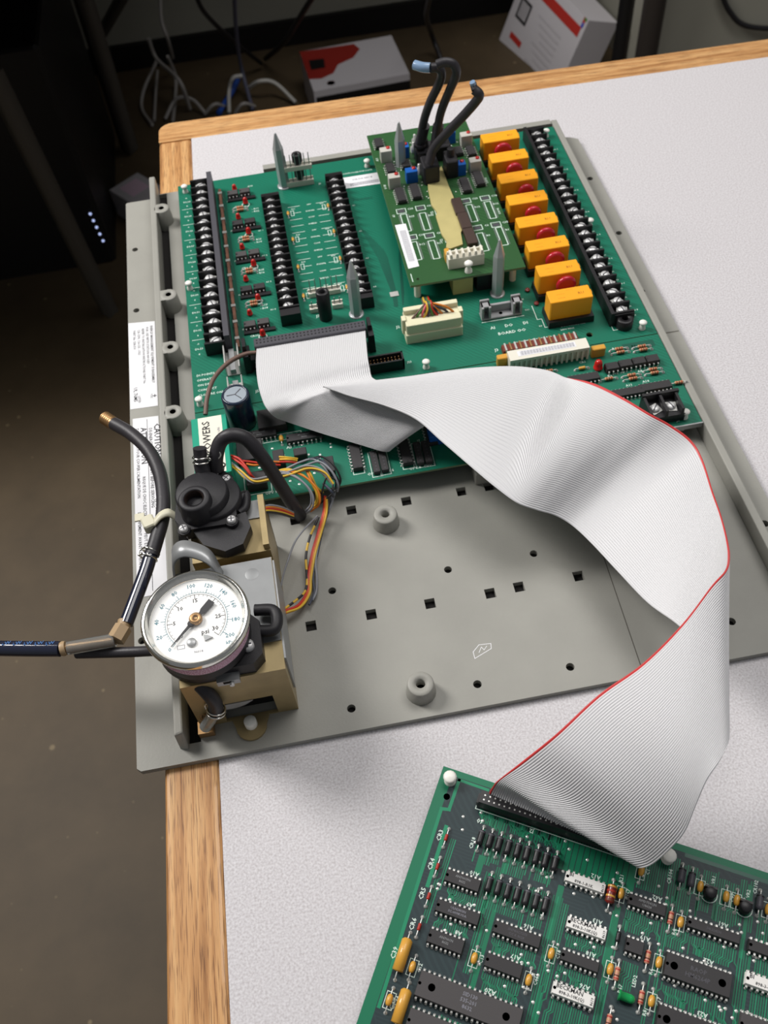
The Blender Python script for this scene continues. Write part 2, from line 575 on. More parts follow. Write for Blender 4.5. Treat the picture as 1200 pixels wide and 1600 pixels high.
b = MB(); b.box(ew, tw - ew, -td + ew, -ew, TOPZ - th, TOPZ, LAM); part('laminate_top', b, table)
arc = [(12 - 12 * math.cos(a), -12 + 12 * math.sin(a)) for a in [k * math.pi / 12 for k in range(7)]]
b = MB(); b.prism([(0, -ew)] + arc + [(tw, 0), (tw, -ew)], TOPZ - th, TOPZ, WOOD)
for f in range(len(b.f)): b.f[f] = tuple(reversed(b.f[f]))
bevel(part('edge_strip', b, table), 3.0, 3)
for x in (0, tw - ew):
    b = MB(); b.box(0, td - ew, 0, ew, -th, 0, WOOD)
    bevel(part('edge_strip', b, table, (x + ew, -td, TOPZ), math.pi / 2), 3.0, 3)
b = MB(); b.box(ew, tw - ew, -td, -td + ew, TOPZ - th, TOPZ, WOOD); bevel(part('edge_strip', b, table), 3.0, 3)
for x in (90, tw - 140):
    for y in (-td + 90, -140):
        b = MB(); b.box(x, x + 45, y, y + 45, 0, TOPZ - th, DARKMETAL); part('leg', b, table)
for y in (-130, -td + 110):
    b = MB(); b.box(100, tw - 100, y, y + 20, TOPZ - th - 70, TOPZ - th, DARKMETAL); part('apron', b, table)

# ------------------------------------------------------------------ grey backplane
plate = thing('backplane', 'grey moulded plastic backplane overhanging the left edge of the table', 'panel', (0, 0, -PLATE_T))
from mathutils.geometry import tessellate_polygon


def holed_slab(outer, holes, z0, z1, M, Mh):
    """slab with holes right through its face; every hole floor is coloured dark as painted shade"""
    mb = MB()
    loops = [[Vector((x, y, 0)) for x, y in outer]] + [[Vector((x, y, 0)) for x, y in h] for h in holes]
    flat = [p for l in loops for p in l]
    tri = tessellate_polygon(loops)

    def up(t):
        a, b_, c = (flat[i] for i in t)
        return t if (b_ - a).cross(c - a).z > 0 else tuple(reversed(t))
    mb.add([(p.x, p.y, z1) for p in flat], [up(t) for t in tri], M)
    for h in [outer] + holes:
        n = len(h)
        mb.add([(x, y, z0) for x, y in h] + [(x, y, z1) for x, y in h], [(i, (i + 1) % n, n + (i + 1) % n, n + i) for i in range(n)], M)
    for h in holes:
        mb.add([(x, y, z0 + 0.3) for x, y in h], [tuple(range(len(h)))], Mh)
    mb.add([(x, y, z0) for x, y in outer], [tuple(range(len(outer) - 1, -1, -1))], M)
    return mb


def circ(x, y, r, n=14):
    return [(x + r * math.cos(2 * math.pi * k / n), y + r * math.sin(2 * math.pi * k / n)) for k in range(n)]


holes = []
for p in [(461, 813), (549, 797), (635, 783), (721, 768), (764, 760), (486, 978), (580, 960), (672, 943), (766, 927), (811, 917), (904, 900)]:
    x, y, _ = at(p[0], p[1], 0)
    holes.append([(x - 2.9, y - 3.1), (x + 2.9, y - 3.1), (x + 2.9, y + 3.1), (x - 2.9, y + 3.1)])
for p in [(549, 1107), (746, 1069), (891, 1042), (519, 923), (700, 890), (834, 865), (211, 390), (213, 485), (222, 1001),
          (922, 279), (967, 364), (1003, 455), (1195, 818), (1143, 971)]:
    x, y, _ = at(p[0], p[1], 0)
    holes.append(circ(x, y, 2.3))
rl = at(272, 1180, 14)[0]; rr = at(287, 1180, 14)[0]
slot = [(rr - 0.2, 205), (rr + 6.3, 205), (rr + 6.3, 683.2), (rr - 0.2, 683.2)]  # recess beside the ridge; its floor takes the same painted shade
outer = [(-122.6, 197), (-120.5, 195.2), (252, 194.6), (252, 668), (246, 672), (237, 674), (237, 684), (rl - 0.2, 684), (rl - 0.2, 679), (-121.5, 679), (-122.6, 677.5)]
part('panel', holed_slab(outer, holes + [slot], 0, PLATE_T, PLATE, HOLE_SHADE), plate)
PT = PLATE_T
rl = at(272, 1180, 14)[0]; rr = at(287, 1180, 14)[0]
b = MB()
ends = (203, 690)
b.add([(rl, ends[0], PT), (rr, ends[0] - 1, PT), (rr, ends[1], PT), (rl, ends[1], PT),
       (rl, ends[0] + 2, PT + 13), (rr, ends[0] + 3, PT + 13), (rr, ends[1], PT + 13), (rl, ends[1], PT + 13)],
      [(4, 5, 6, 7), (0, 1, 5, 4), (1, 2, 6, 5), (2, 3, 7, 6), (3, 0, 4, 7)], PLATE)
bevel(part('ridge', b, plate), 1.0)
b = MB(); b.box(231.6, 236.6, 204, 682, PT, PT + 12, PLATE); bevel(part('ridge', b, plate), 0.8)
x0 = at(411, 263, 12)[0]
b = MB(); b.box(x0, 231, 677, 683, PT, PT + 12, PLATE); part('ridge', b, plate)
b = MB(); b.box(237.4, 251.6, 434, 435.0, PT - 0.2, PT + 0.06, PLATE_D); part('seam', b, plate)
for k, p in enumerate([(252, 325), (263, 460), (266, 542), (270, 643)]):
    x, y, _ = at(p[0], p[1], 13)
    b = MB()
    b.lathe([(7.2, -3.6), (7.0, 0), (6.0, 12.6), (5.6, 13), (2.0, 13), (2.0, 5)], PLATE, (x, y, PT), n=20, cap=False)
    b.box(rr - 0.5, x, y - 5.4, y + 5.4, PT, PT + 12.95, PLATE)
    b.lathe([(2.0, 13.02), (0.01, 13.02)], HOLE_SHADE, (x, y, PT), n=14)
    part('screw_boss', b, plate)
for p in [(602, 803), (657, 1068)]:
    x, y, _ = at(p[0], p[1], 9.7)
    b = MB()
    b.lathe([(8.0, 0), (7.0, 9.2), (6.5, 9.7), (2.6, 9.7), (2.6, 2)], PLATE, (x, y, PT), n=24, cap=False)
    b.lathe([(2.6, 3), (0.01, 3)], HOLE_SHADE, (x, y, PT), n=14)
    part('screw_boss', b, plate)
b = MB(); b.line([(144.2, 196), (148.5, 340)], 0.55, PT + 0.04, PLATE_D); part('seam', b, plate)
b = MB()
x, y, _ = at(757, 1018, 0)
b.line([(x - 6, y - 3), (x + 4, y + 1), (x + 4.5, y + 4), (x - 2, y + 4.5), (x - 6, y + 1), (x - 6, y - 3)], 0.35, PT + 0.04, WPAPER)
b.line([(x - 3, y), (x - 1, y + 3), (x, y + 1), (x + 2, y + 3)], 0.3, PT + 0.04, WPAPER)
part('inspection_mark', b, plate, label='faint half-moon mark scratched on the grey panel')
b = MB(); b.box(87, 104, 336, 346.5, PT, PT + 9.8, PLATE); bevel(part('board_rest', b, plate), 0.8)


def label_sheet(name, quad, rows, label, lines=()):
    """paper label on the flange; rows of (text, u 0..1 across from its right edge, v0 0..1 start, size)"""
    P4 = [at(p[0], p[1], 0) for p in quad]            # top-left, top-right, bottom-right, bottom-left
    mb = MB()
    mb.extrude([(p[0], p[1], PT + 0.05) for p in (P4[3], P4[2], P4[1], P4[0])], (0, 0, 0.15), WPAPER)
    xr = (P4[1][0] + P4[2][0]) / 2; xl = (P4[0][0] + P4[3][0]) / 2
    yt = P4[1][1]; yb = P4[2][1]
    for t, u, v0, size in rows:
        wdt = max(p[0] for p in text_mesh(t)[0]) - min(p[0] for p in text_mesh(t)[0])
        mb.text(t, xr + (xl - xr) * u, yt + (yb - yt) * v0 - wdt * size / 2, PT + 0.24, size, PRINT, -math.pi / 2)
    for u, v0, v1 in lines:
        x_ = xr + (xl - xr) * u
        mb.line([(x_, yt + (yb - yt) * v0), (x_, yt + (yb - yt) * v1)], 0.35, PT + 0.24, PRINT)
    return part(name, mb, plate, label=label)


label_sheet('rating_label', [(200.6, 505.6), (241.9, 502), (246.9, 634), (203.8, 640)], [
    ('ENERGY MANAGEMENT EQUIPMENT SUBASSEMBLY', 0.14, 0.05, 2.5), ('FOR USE WITH STATION 000 DEV.', 0.30, 0.06, 2.5),
    ('REFER TO INSTALLATION INSTRUCTIONS PART No.', 0.46, 0.07, 2.4), ('125-1290, 126-125, -1762', 0.62, 0.08, 2.5),
    ('PART No. 538-510', 0.79, 0.08, 2.5), ('LISTED', 0.66, 0.86, 2.2), ('UL 76M5', 0.80, 0.76, 3.6), ('USC', 0.22, 0.86, 2.2), ('+', 0.12, 0.87, 5)],
    'white rating label with small print on the left flange')
label_sheet('caution_label', [(207.5, 655), (247.5, 650), (263, 925), (214.5, 935)], [
    ('CAUTION', 0.11, 0.05, 6.0), ('DE-ENERGIZE THE EQUIPMENT BEFORE SERVICING', 0.36, 0.07, 2.9), ('MAY BE REQUIRED', 0.22, 0.50, 2.9),
    ('ATTENTION', 0.62, 0.06, 5.6), ('RISQUE DE CHOC ELECTRIQUE', 0.65, 0.36, 2.7), ("DISJONCTEUR POUR COUPER L'ALIMENTATION", 0.85, 0.06, 2.7),
    ('PEUT ETRE NECESSAIRE', 0.65, 0.68, 2.7), ("L'EQUIPEMENT AVANT LE DEPANNAGE", 0.85, 0.56, 2.7)],
    'white caution label in two languages on the left flange', [(0.47, 0.01, 0.98)])

# ------------------------------------------------------------------ circuit board pieces
BZ = 11.6      # component side of the two big boards


class Board:
    """a board whose own frame is (x right, y up, z above its component side), at plate position ox, oy, oz"""

    def __init__(s, name, label, cat, ox, oy, oz, rot=0.0):
        s.t = thing(name, label, cat, (ox, oy, oz), rot)
        s.o = (ox, oy, oz); s.r = rot
        s.leg = MB()

    def px(s, px, py, h=0.0):
        x, y, _ = at(px, py, s.o[2] + h)
        dx, dy = x - s.o[0], y - s.o[1]
        c, q = math.cos(s.r), math.sin(s.r)
        return (dx * c + dy * q, -dx * q + dy * c)

    def xy(s, x, y):
        return (x - s.o[0], y - s.o[1])

    def part(s, name, mesh, x, y, z=0.0, rot=0.0, label=None, kind=None, parent=None):
        return part(name, mesh, parent or s.t, (x, y, z), rot, label, kind)

    def txt(s, t, x, y, size, rot=0.0, z=0.06, M=None):
        s.leg.text(t, x, y, z, size, M or INK, math.radians(rot))


def chip(bd, x, y, n, L, Wd, rot=0.0, H=3.6, M=None, dots=False, mark=None, name='integrated_circuit', msize=1.5, mmat=None, mrot=0.0, pinw=0.42):
    """dual in-line package: n pins a side along x, centred on x, y"""
    M = M or CHIP

    def body():
        mb = MB()
        mb.box(-L / 2, L / 2, -Wd / 2, Wd / 2, 0.7, H * 0.6, M)
        mb.box(-L / 2, L / 2, -Wd / 2, Wd / 2, H * 0.6, H, M, taper=0.35)
        mb.lathe([(0.7, H + 0.02), (0.01, H + 0.02)], BLACK, (-L / 2 + 1.0, 0, 0), n=10)
        if dots:
            for k in (-0.36, 0.36):
                mb.lathe([(1.6, H + 0.02), (0.01, H + 0.02)], BLACK, (L * k, 0, 0), n=14)
        return mb

    def pins():
        mb = MB()
        p = L / n
        for k in range(n):
            px_ = -L / 2 + p * (k + 0.5)
            for sgn in (-1, 1):
                ya, yb = sorted((sgn * Wd / 2, sgn * (Wd / 2 + 1.0)))
                mb.box(px_ - pinw, px_ + pinw, ya, yb, H * 0.45, H * 0.6, TIN)
                ya, yb = sorted((sgn * (Wd / 2 + 0.75), sgn * (Wd / 2 + 1.05)))
                mb.box(px_ - pinw * 0.8, px_ + pinw * 0.8, ya, yb, 0, H * 0.6, TIN)
                mb.lathe([(0.6, 0.05), (0.3, 0.4), (0.01, 0.4)], TIN, (px_, sgn * (Wd / 2 + 0.9), 0), n=6)
        return mb
    o = bd.part(name, cached(('chip', n, L, Wd, H, M.name, dots), body), x, y, 0, rot)
    part('pin_row', cached(('pins', n, L, Wd, H, pinw), pins), o, kind='stuff')
    if mark:
        mb = MB()
        for k, t in enumerate(mark):
            mb.text(t, 0, (len(mark) - 1) * msize * 0.55 - k * msize * 1.1, H + 0.03, msize, mmat or CHIPINK, 0)
        part('marking', mb, o, rot=mrot)
    return o


def axial(bd, x, y, L, r, M, rot=0.0, span=None, bands=(), name='resistor', h=None, lead=TIN, n=10):
    """body with two bent leads, along x"""
    span = span or L * 1.7
    h = r + 0.4 if h is None else h

    def fn():
        mb = MB()
        mb.lathe([(r * 0.45, -L / 2), (r, -L / 2 + r * 0.35), (r * 0.94, -L / 4), (r * 0.94, L / 4), (r, L / 2 - r * 0.35), (r * 0.45, L / 2)], M, (0, 0, h), (1, 0, 0), n)
        for sgn in (-1, 1):
            mb.tube([(sgn * L / 2, 0, h), (sgn * span / 2 * 0.96, 0, h), (sgn * span / 2, 0, h * 0.4), (sgn * span / 2, 0, 0)], 0.34, lead, 5, 2)
            mb.lathe([(1.0, 0.05), (0.85, 0.6), (0.5, 1.1), (0.01, 1.3)], lead, (sgn * span / 2, 0, 0), n=8)
        for p, Mb in bands:
            mb.lathe([(r * 1.01, -L * 0.05), (r * 1.01, L * 0.05)], Mb, (p * L, 0, h), (1, 0, 0), n, cap=False)
        return mb
    return bd.part(name, cached((name, L, r, M.name, span, h, tuple(p for p, _ in bands)), fn), x, y, 0, rot)


def capsule(bd, x, y, L=6.2, r=1.5, rot=math.pi / 2, span=10.2, M=None):
    """dipped oval capacitor lying along x"""
    M = M or AMBER

    def fn():
        mb = MB()
        prof = [(r * math.sin(a) ** 0.7 + 0.01, -L / 2 * math.cos(a)) for a in [math.pi * k / 8 for k in range(9)]]
        mb.lathe(prof, M, (0, 0, r + 0.3), (1, 0, 0), 10)
        for sgn in (-1, 1):
            mb.tube([(sgn * L / 2 * 0.9, 0, r + 0.3), (sgn * span / 2, 0, r), (sgn * span / 2, 0, 0)], 0.28, TIN, 5, 2)
            mb.lathe([(0.9, 0.05), (0.6, 0.6), (0.01, 0.85)], TIN, (sgn * span / 2, 0, 0), n=8)
        return mb
    return bd.part('capacitor', cached(('capacitor', L, r, span, M.name), fn), x, y, 0, rot)


def standoff(bd, x, y, below=10.0, h=6.0, r=2.6):
    def fn():
        mb = MB()
        mb.lathe([(r * 0.95, -below), (r * 0.95, -1.6)], WHITE, n=12)
        mb.lathe([(r * 0.9, 0), (r * 0.8, h * 0.25), (r * 0.5, h * 0.45), (r * 0.5, h * 0.6), (r * 0.95, h * 0.75), (r, h * 0.9), (r * 0.7, h * 1.02), (0.01, h * 1.05)], WHITE, n=14)
        return mb
    return bd.part('nylon_standoff', cached(('nylon_standoff', below, h, r), fn), x, y)


def led(bd, x, y, M=REDLED, r=1.5, h=4.5, tilt=0):
    def fn():
        mb = MB()
        mb.lathe([(r * 1.15, 0.8), (r * 1.15, 1.6), (r, 1.7), (r, h * 0.65), (r * 0.75, h * 0.9), (r * 0.3, h), (0.01, h * 1.02)], M, n=12)
        for k in (-0.6, 0.6): mb.cyl((k, 0, 0), (k, 0, 1), 0.25, TIN, 5)
        return mb
    return bd.part('indicator_led', cached(('indicator_led', r, h, M.name), fn), x, y)


def screw_mesh(r=2.9):
    mb = MB()
    mb.lathe([(r, 0), (r, 0.9), (r * 0.86, 1.5), (r * 0.45, 1.9), (0.01, 2.0)], SCREW, n=14)
    mb.box(-r * 0.85, r * 0.85, -0.35, 0.35, 1.6, 2.03, FIN, rot=0.5)
    mb.box(-r - 0.6, r + 0.6, -r - 0.5, r + 0.5, -2.0, 0, TIN)
    return mb


def terminal_block(bd, x0, x1, ys, pitch, screw_x, h=11.5, wall=None, base_h=6.0, ear=False, label=None, sr=2.9, ext=(0, 0)):
    """barrier strip along y: ys = (first, last) screw positions; wall = (x0, x1, height)"""
    n = int(round(abs(ys[0] - ys[1]) / pitch)) + 1
    pitch = (ys[0] - ys[1]) / (n - 1)
    yt, yb = ys[0] + pitch / 2 + ext[0], ys[1] - pitch / 2 - ext[1]
    b = MB()
    b.box(x0, x1, yb, yt, 0, base_h, BLACK)
    for k in range(n + 1):
        y = ys[0] + pitch / 2 - k * pitch
        b.box(x0, x1, y - 0.95, y + 0.95, base_h, h, BLACK, taper=0.2)
    if wall: b.box(wall[0], wall[1], yb, yt, 0, wall[2], FIN if wall[2] > 13 else BLACK)
    if ext[1]: b.box(x0, x1, yb, yb + ext[1], base_h, h - 1, BLACK, taper=0.3)
    if ext[0]: b.box(x0, x1, yt - ext[0], yt, base_h, h, BLACK, taper=0.3)
    o = bd.part('terminal_block', b, 0, 0, label=label)
    if ear:
        e = MB(); cx = (x0 + x1) / 2
        e.lathe([(5.6, 0), (5.6, 6.5), (4.8, 7), (2.3, 7), (2.3, 3)], BLACK, (cx, yb - 1.5, 0), n=20, cap=False)
        e.lathe([(2.3, 3.5), (0.01, 3.5)], HOLE_SHADE, (cx, yb - 1.5, 0), n=12)
        part('mounting_ear', e, o)
    me = cached(('screw', sr), lambda: screw_mesh(sr))
    for k in range(n):
        part('screw', me, o, (screw_x, ys[0] - k * pitch, base_h + 2.0), (k * 37 % 100) / 40.0)
    return o


def slab(bd, poly, thick, M, holes=()):
    b = MB()
    loops = [[Vector((x, y, 0)) for x, y in poly]] + [[Vector((x, y, 0)) for x, y in h] for h in holes]
    flat = [p for l in loops for p in l]
    tri = tessellate_polygon(loops)
    up = lambda t: t if (flat[t[1]] - flat[t[0]]).cross(flat[t[2]] - flat[t[0]]).z > 0 else tuple(reversed(t))
    dn = lambda t: tuple(reversed(up(t)))
    b.add([(p.x, p.y, 0) for p in flat], [up(t) for t in tri], M)
    b.add([(p.x, p.y, -thick) for p in flat], [dn(t) for t in tri], M)
    for h in [poly] + list(holes):
        k = len(h)
        b.add([(x, y, -thick) for x, y in h] + [(x, y, 0) for x, y in h], [(i, (i + 1) % k, k + (i + 1) % k, k + i) for i in range(k)], EDGE)
    return bd.part('board', b, 0, 0)


# ------------------------------------------------------------------ upper green board: terminals, relays
T = Board('terminal_board', 'large green circuit board with screw terminal strips and orange relays', 'circuit board', -77.6, 424.6, BZ)
X = lambda x: x - T.o[0]
Y = lambda y: y - T.o[1]
hx, hy = T.px(921, 523)
slab(T, [(0, 0), (308.6, 0), (308.6, Y(673)), (0, Y(673))], 1.6, PCB, [circ(hx, hy, 2.2)])
for p in [(290, 292), (297, 443), (574, 252), (853, 205), (921, 345), (1003, 505), (666, 566)]:
    standoff(T, *T.px(p[0], p[1] + 8))

terminal_block(T, X(-66.4), X(-52.2), (Y(657), Y(480.2)), 9.305, X(-58.6), h=10.5, wall=(X(-52.2), X(-48.4), 15.5), base_h=5.0, sr=3.3, ext=(1, 1),
               label='left black terminal strip with twenty screws and a tall side wall')
terminal_block(T, X(-13.2), X(1.2), (Y(623.2), Y(502.8)), 8.03, X(-6.8), h=10.5, base_h=5.0, sr=2.8, ext=(3, 8), label='middle black terminal strip with sixteen screws')
terminal_block(T, X(38.5), X(52.5), (Y(636), Y(505)), 8.03, X(45.0), h=10.5, base_h=5.0, sr=2.8, ext=(3, 6), label='third black terminal strip, beside the olive board')
terminal_block(T, X(205), X(219), (Y(655.2), Y(444.6)), 9.157, X(212.4), h=9.8, wall=(X(202.6), X(205), 11), base_h=4.5, sr=3.0, ear=True, ext=(2, 2),
               label='right black terminal strip beside the relays')

# long brown edge strip in its dark slot
b = MB(); b.box(X(-47.6), X(-40.6), Y(472), Y(656), 0, 0.5, DTRACE)
b.box(X(-45.4), X(-43.4), Y(474), Y(654), 0.3, 4.5, BROWNSTRIP)
for k in range(11): b.box(X(-46.0), X(-42.8), Y(481 + k * 16.6), Y(483.5 + k * 16.6), 0.3, 5.1, TIN)
T.part('resistor_strip', b, 0, 0, label='long narrow brown component strip beside the left terminals')
# five repeated opto groups
G0 = np.array([(364, 302), (390, 506)], float)
led_up = [(367, 297), (373, 342), (379, 389), (385, 439), (391, 492)]
led_dn = [(384, 318), (389, 365), (397, 415), (404, 469), (411, 524)]
grp = [(373, 303), (381, 350), (387, 399), (395, 453), (401, 508)]
tops = []
for k in range(5):
    cx, cy = T.px(grp[k][0], grp[k][1], 3)
    for j, dx in enumerate((-4.6, 4.8)):
        chip(T, cx + dx, cy + 0.3 * j + 1.5, 3, 8.4, 6.0, H=4.4, M=CHIPG if k % 2 == 0 else CHIP, name='optocoupler')
    b = MB(); b.box(-11, 11, -1.6, 1.6, 0, 1.4, BLACK); T.part('socket_strip', b, cx + 1.5, cy - 3.6)
    led(T, *T.px(led_up[k][0], led_up[k][1]), r=1.7, h=5.2)
    led(T, *T.px(led_dn[k][0], led_dn[k][1]), r=1.8, h=5.6)
    ux, uy = T.px(led_dn[k][0], led_dn[k][1] + 2)
    T.leg.line([(ux + 2.8 * math.cos(a), uy + 2.8 * math.sin(a)) for a in [math.pi * 2 * i / 14 for i in range(15)]], 0.7, 0.06, INK)
    if k < 4:
        rx, ry = T.px(*[(372, 331), (381, 378), (386, 428), (393, 479)][k])
        for j in (0, 1):
            axial(T, rx + 2, ry + 3.2 - j * 3.2, 5.6, 1.1, TAN, span=11, bands=((-0.28, BANDR), (0.0, BANDB), (0.25, BANDR)))
            tx, ty = T.px(*[(397, 328), (401, 376), (405, 424), (410, 479)][k])
            T.txt('- R1%d' % (1 + 2 * k + j), tx + 1, ty + 1.2 - j * 3.2, 2.5)
        tx, ty = T.px(*[(371, 325), (378, 372), (383, 421), (391, 473)][k]); T.txt('CR%d' % (2 + 2 * k), tx, ty + 1.4, 2.6)
    tx, ty = T.px(*[(356, 315), (362, 361), (368, 408), (374, 461), (380, 515)][k]); T.txt('A', tx, ty, 2.4)
tx, ty = T.px(398, 528); T.txt('CR10', tx, ty + 2, 2.6)
tx, ty = T.px(391, 291); T.txt('A10', tx, ty, 2.4)
# channel legends on the left margin
yl = [326.5, 350.6, 374.6, 398, 424, 450, 476, 503, 531]
yy = [T.px(296 + (v - 326) * 0.065, v)[1] for v in yl]
for v in yy: T.leg.line([(2.0, v), (10.2, v)], 0.4, 0.06, INK)
step = (yy[0] - yy[-1]) / 8
for k in range(10):
    c = yy[0] + step / 2 - k * step
    T.txt('DI-%d' % (24 + k), 6.2, c, 2.4); T.txt('A', 6.0, c + 5.0, 1.9); T.txt('B', 6.2, c - 5.2, 1.9)
for k, s_ in enumerate(['DI POINTS', 'OPERATE', 'ON DRY', 'CONTACT', 'CLOSURE ONLY']):
    x, y = T.px(306, 575 + k * 6.5)
    w_ = max(p[0] for p in text_mesh(s_)[0]) * 2.6
    T.txt(s_, 3.0 + w_, Y(457.5) - k * 4.6, 2.6)
# legend between the two middle strips
rows = ['24V', 'SIGNAL', 'COM', 'SHIELD']
for g in range(4):
    for j in range(4):
        v = 622.0 - g * 32.1 - j * 8.03
        if g == 3 and j > 1: break
        yv = Y(v) + 0.5
        T.txt(rows[j] if g < 3 else ('24V', 'COM')[j], X(22.3), yv, 2.1)
        T.leg.line([(X(6.0 if j != 1 else 9), yv), (X(15), yv)], 0.45, 0.06, INK)
        T.leg.line([(X(28), yv), (X(36), yv)], 0.45, 0.06, INK)
    for xs, sgn in ((X(5.2), 1), (X(36.6), -1)):
        yv = Y(614.5 - g * 32.1)
        if sgn < 0: yv += 1.5
        T.leg.rect(xs + sgn * 2.2, xs + sgn * 4.4, yv - 3, yv + 3, 0.45, 0.06, INK)
        capsule(T, xs, yv - 1.0, 4.6, 1.1, math.pi / 2, 7.5)
        T.txt('R%d' % (21 + g * 2 + (sgn < 0)), xs + sgn * 4.5, yv + 5.2, 1.9)
for g in range(4):
    T.txt('A1 %d' % (g + 1), X(-17.5), Y(600 - g * 30), 2.0); T.txt('A%d' % (g + 1), X(56), Y(612 - g * 32), 2.0)
# white pin headers
def pin_header(x, y, w_, n, h, name='pin_header', base=3.6, dep=3.2):
    b = MB()
    b.box(-w_ / 2, w_ / 2, -dep / 2, dep / 2, 0, base, WPLAS)
    b.box(-w_ / 2, w_ / 2, dep / 2 - 0.9, dep / 2, base, base + 1.8, WPLAS)
    o = T.part(name, b, x, y)
    for k in range(n):
        c = MB(); px_ = -w_ / 2 + w_ * (k + 0.5) / n
        c.box(px_ - 0.4, px_ + 0.4, -0.4, 0.4, base, h, STEEL, taper=0.1); part('pin', c, o)
    return o
pin_header(X(20.2), Y(517), 23, 6, 15)
pin_header(X(11.5), Y(500.8), 7.5, 2, 9); pin_header(X(27.4), Y(501.5), 7.5, 2, 9)
tx, ty = T.px(497, 494); T.txt('J7', tx, ty, 3.4)
b = MB(); b.lathe([(4.6, 0), (4.6, 23), (4.0, 23.8), (2.2, 23.8), (2.2, 16)], BLACK, n=20, cap=False); b.lathe([(2.2, 18), (0.01, 18)], HOLE_SHADE, n=14)
T.part('threaded_post', b, X(17.8), Y(492.5), label='black hollow post in front of the white pin header')
o = pin_header(X(19.2), Y(649), 21.5, 6, 15, base=4.2)
b = MB(); b.box(-10.8, 10.8, -1.7, 1.7, 14, 17.5, WPLAS); b.box(-10.8, 10.8, 0.8, 1.7, 17.5, 19, WPLAS); part('header_housing', b, o)
for k in range(6):
    c = MB(); px_ = -9 + 18 * k / 5
    c.box(px_ - 0.4, px_ + 0.4, -0.4, 0.4, 17.5, 27.5, STEEL, taper=0.1); part('pin', c, o)
b = MB(); b.lathe([(4.0, 3.5), (4.0, 24.5), (3.4, 25.2), (1.6, 25.2), (1.6, 20)], BLACK, (0.3, 3.8, 0), n=18, cap=False); b.lathe([(1.6, 21), (0.01, 21)], HOLE_SHADE, (0.3, 3.8, 0), n=12)
part('threaded_post', b, o)
tx, ty = T.px(500, 287); T.txt('J6', tx, ty, 2.6)
# pointed aluminium posts
def post(bd, x, y, h=46.5, r=4.0, z0=0.0):
    b = MB(); b.lathe([(r, z0), (r, h * 0.72), (r * 0.92, h * 0.74), (r * 0.2, h * 0.985), (0.01, h)], ALU, n=6, smooth=False)
    b.lathe([(r * 1.3, z0), (r * 1.3, z0 + 0.8), (r, z0 + 0.8)], ALU, n=16)
    return bd.part('pointed_post', b, x, y, label='pointed hexagonal aluminium post')
for q in [(444, 291), (557, 491), (777, 459)]: post(T, *T.px(*q))
post(T, *T.px(627, 268, 10), h=52)
# bar-code label
b = MB(); q4 = [T.px(*p) for p in [(518, 281), (590, 269.5), (595, 287), (532, 296)]]
b.add([(x, y, 0.12) for x, y in (q4[3], q4[2], q4[1], q4[0])], [(0, 1, 2, 3)], WPAPER)
for k in range(44): b.box(X(57.5) + k * 0.55, X(57.5) + k * 0.55 + (0.25 if k % 3 else 0.38), Y(636.5), Y(640.5), 0.1, 0.14, PRINTG)
b.text('538-500 REV B', X(68), Y(644.5), 0.15, 2.6, PRINTG)
T.part('barcode_label', b, 0, 0)
T.txt('SEE CONTROLLER FOR DATE', X(63), Y(654), 2.2)
T.txt('POWERS', X(64), Y(618), 4.0, M=DTRACE)
# fan of dark tracks right of the third strip
for k in range(9):
    T.leg.line([(X(56 + k * 1.6), Y(588 - k * 4)), (X(64 + k * 0.8), Y(545)), (X(67 + k * 0.35), Y(505)), (X(66 + k * 0.3), Y(492))], 0.5, 0.03 + k * 0.006, DTRACE)
    T.leg.line([(X(82 - k * 0.4), Y(560 - k * 2)), (X(75 - k * 0.2), Y(505)), (X(72), Y(492))], 0.5, 0.1 + k * 0.006, DTRACE)
b = MB(); b.box(-3, 3, -2.4, 2.4, 0.02, 0.5, TIN); T.part('solder_pad', b, *T.px(616, 460))
# sixty-way ribbon socket with latches
b = MB(); b.box(X(-38), X(41), Y(454), Y(463), 0, 9, BLACK); b.box(X(-40), X(-36.5), Y(452.5), Y(464.5), 0, 13, BLACK)
o = T.part('ribbon_header', b, 0, 0)
for xa in (X(-41.5), X(42)):
    c = MB(); c.box(xa, xa + 4.2, Y(451.5), Y(461.5), 0, 15, BLACK, taper=0.3); c.box(xa + 0.6, xa + 3.6, Y(457), Y(466), 11, 19, BLACK, taper=0.4); part('latch', c, o)
# ten-pin box header
b = MB(); xa, xb, ya, yb = X(37.6), X(62), Y(431.5), Y(440)
b.box(xa, xb, ya, yb, 0, 2, BLACK); b.box(xa, xb, ya, ya + 1.2, 2, 8.5, BLACK); b.box(xa, xb, yb - 1.2, yb, 2, 8.5, BLACK)
b.box(xa, xa + 1.2, ya, yb, 2, 8.5, BLACK); b.box(xb - 1.2, xb, ya, yb, 2, 8.5, BLACK)
o = T.part('box_header', b, 0, 0)
c = MB()
for k in range(9):
    for j in (0, 1):
        px_ = xa + 2.6 + k * 2.35; py_ = ya + 3 + j * 2.5; c.box(px_ - 0.35, px_ + 0.35, py_ - 0.35, py_ + 0.35, 2, 7.2, BRASS, taper=0.1)
part('pin_row', c, o, kind='stuff')
T.txt('J23', X(66), Y(437), 2.4)
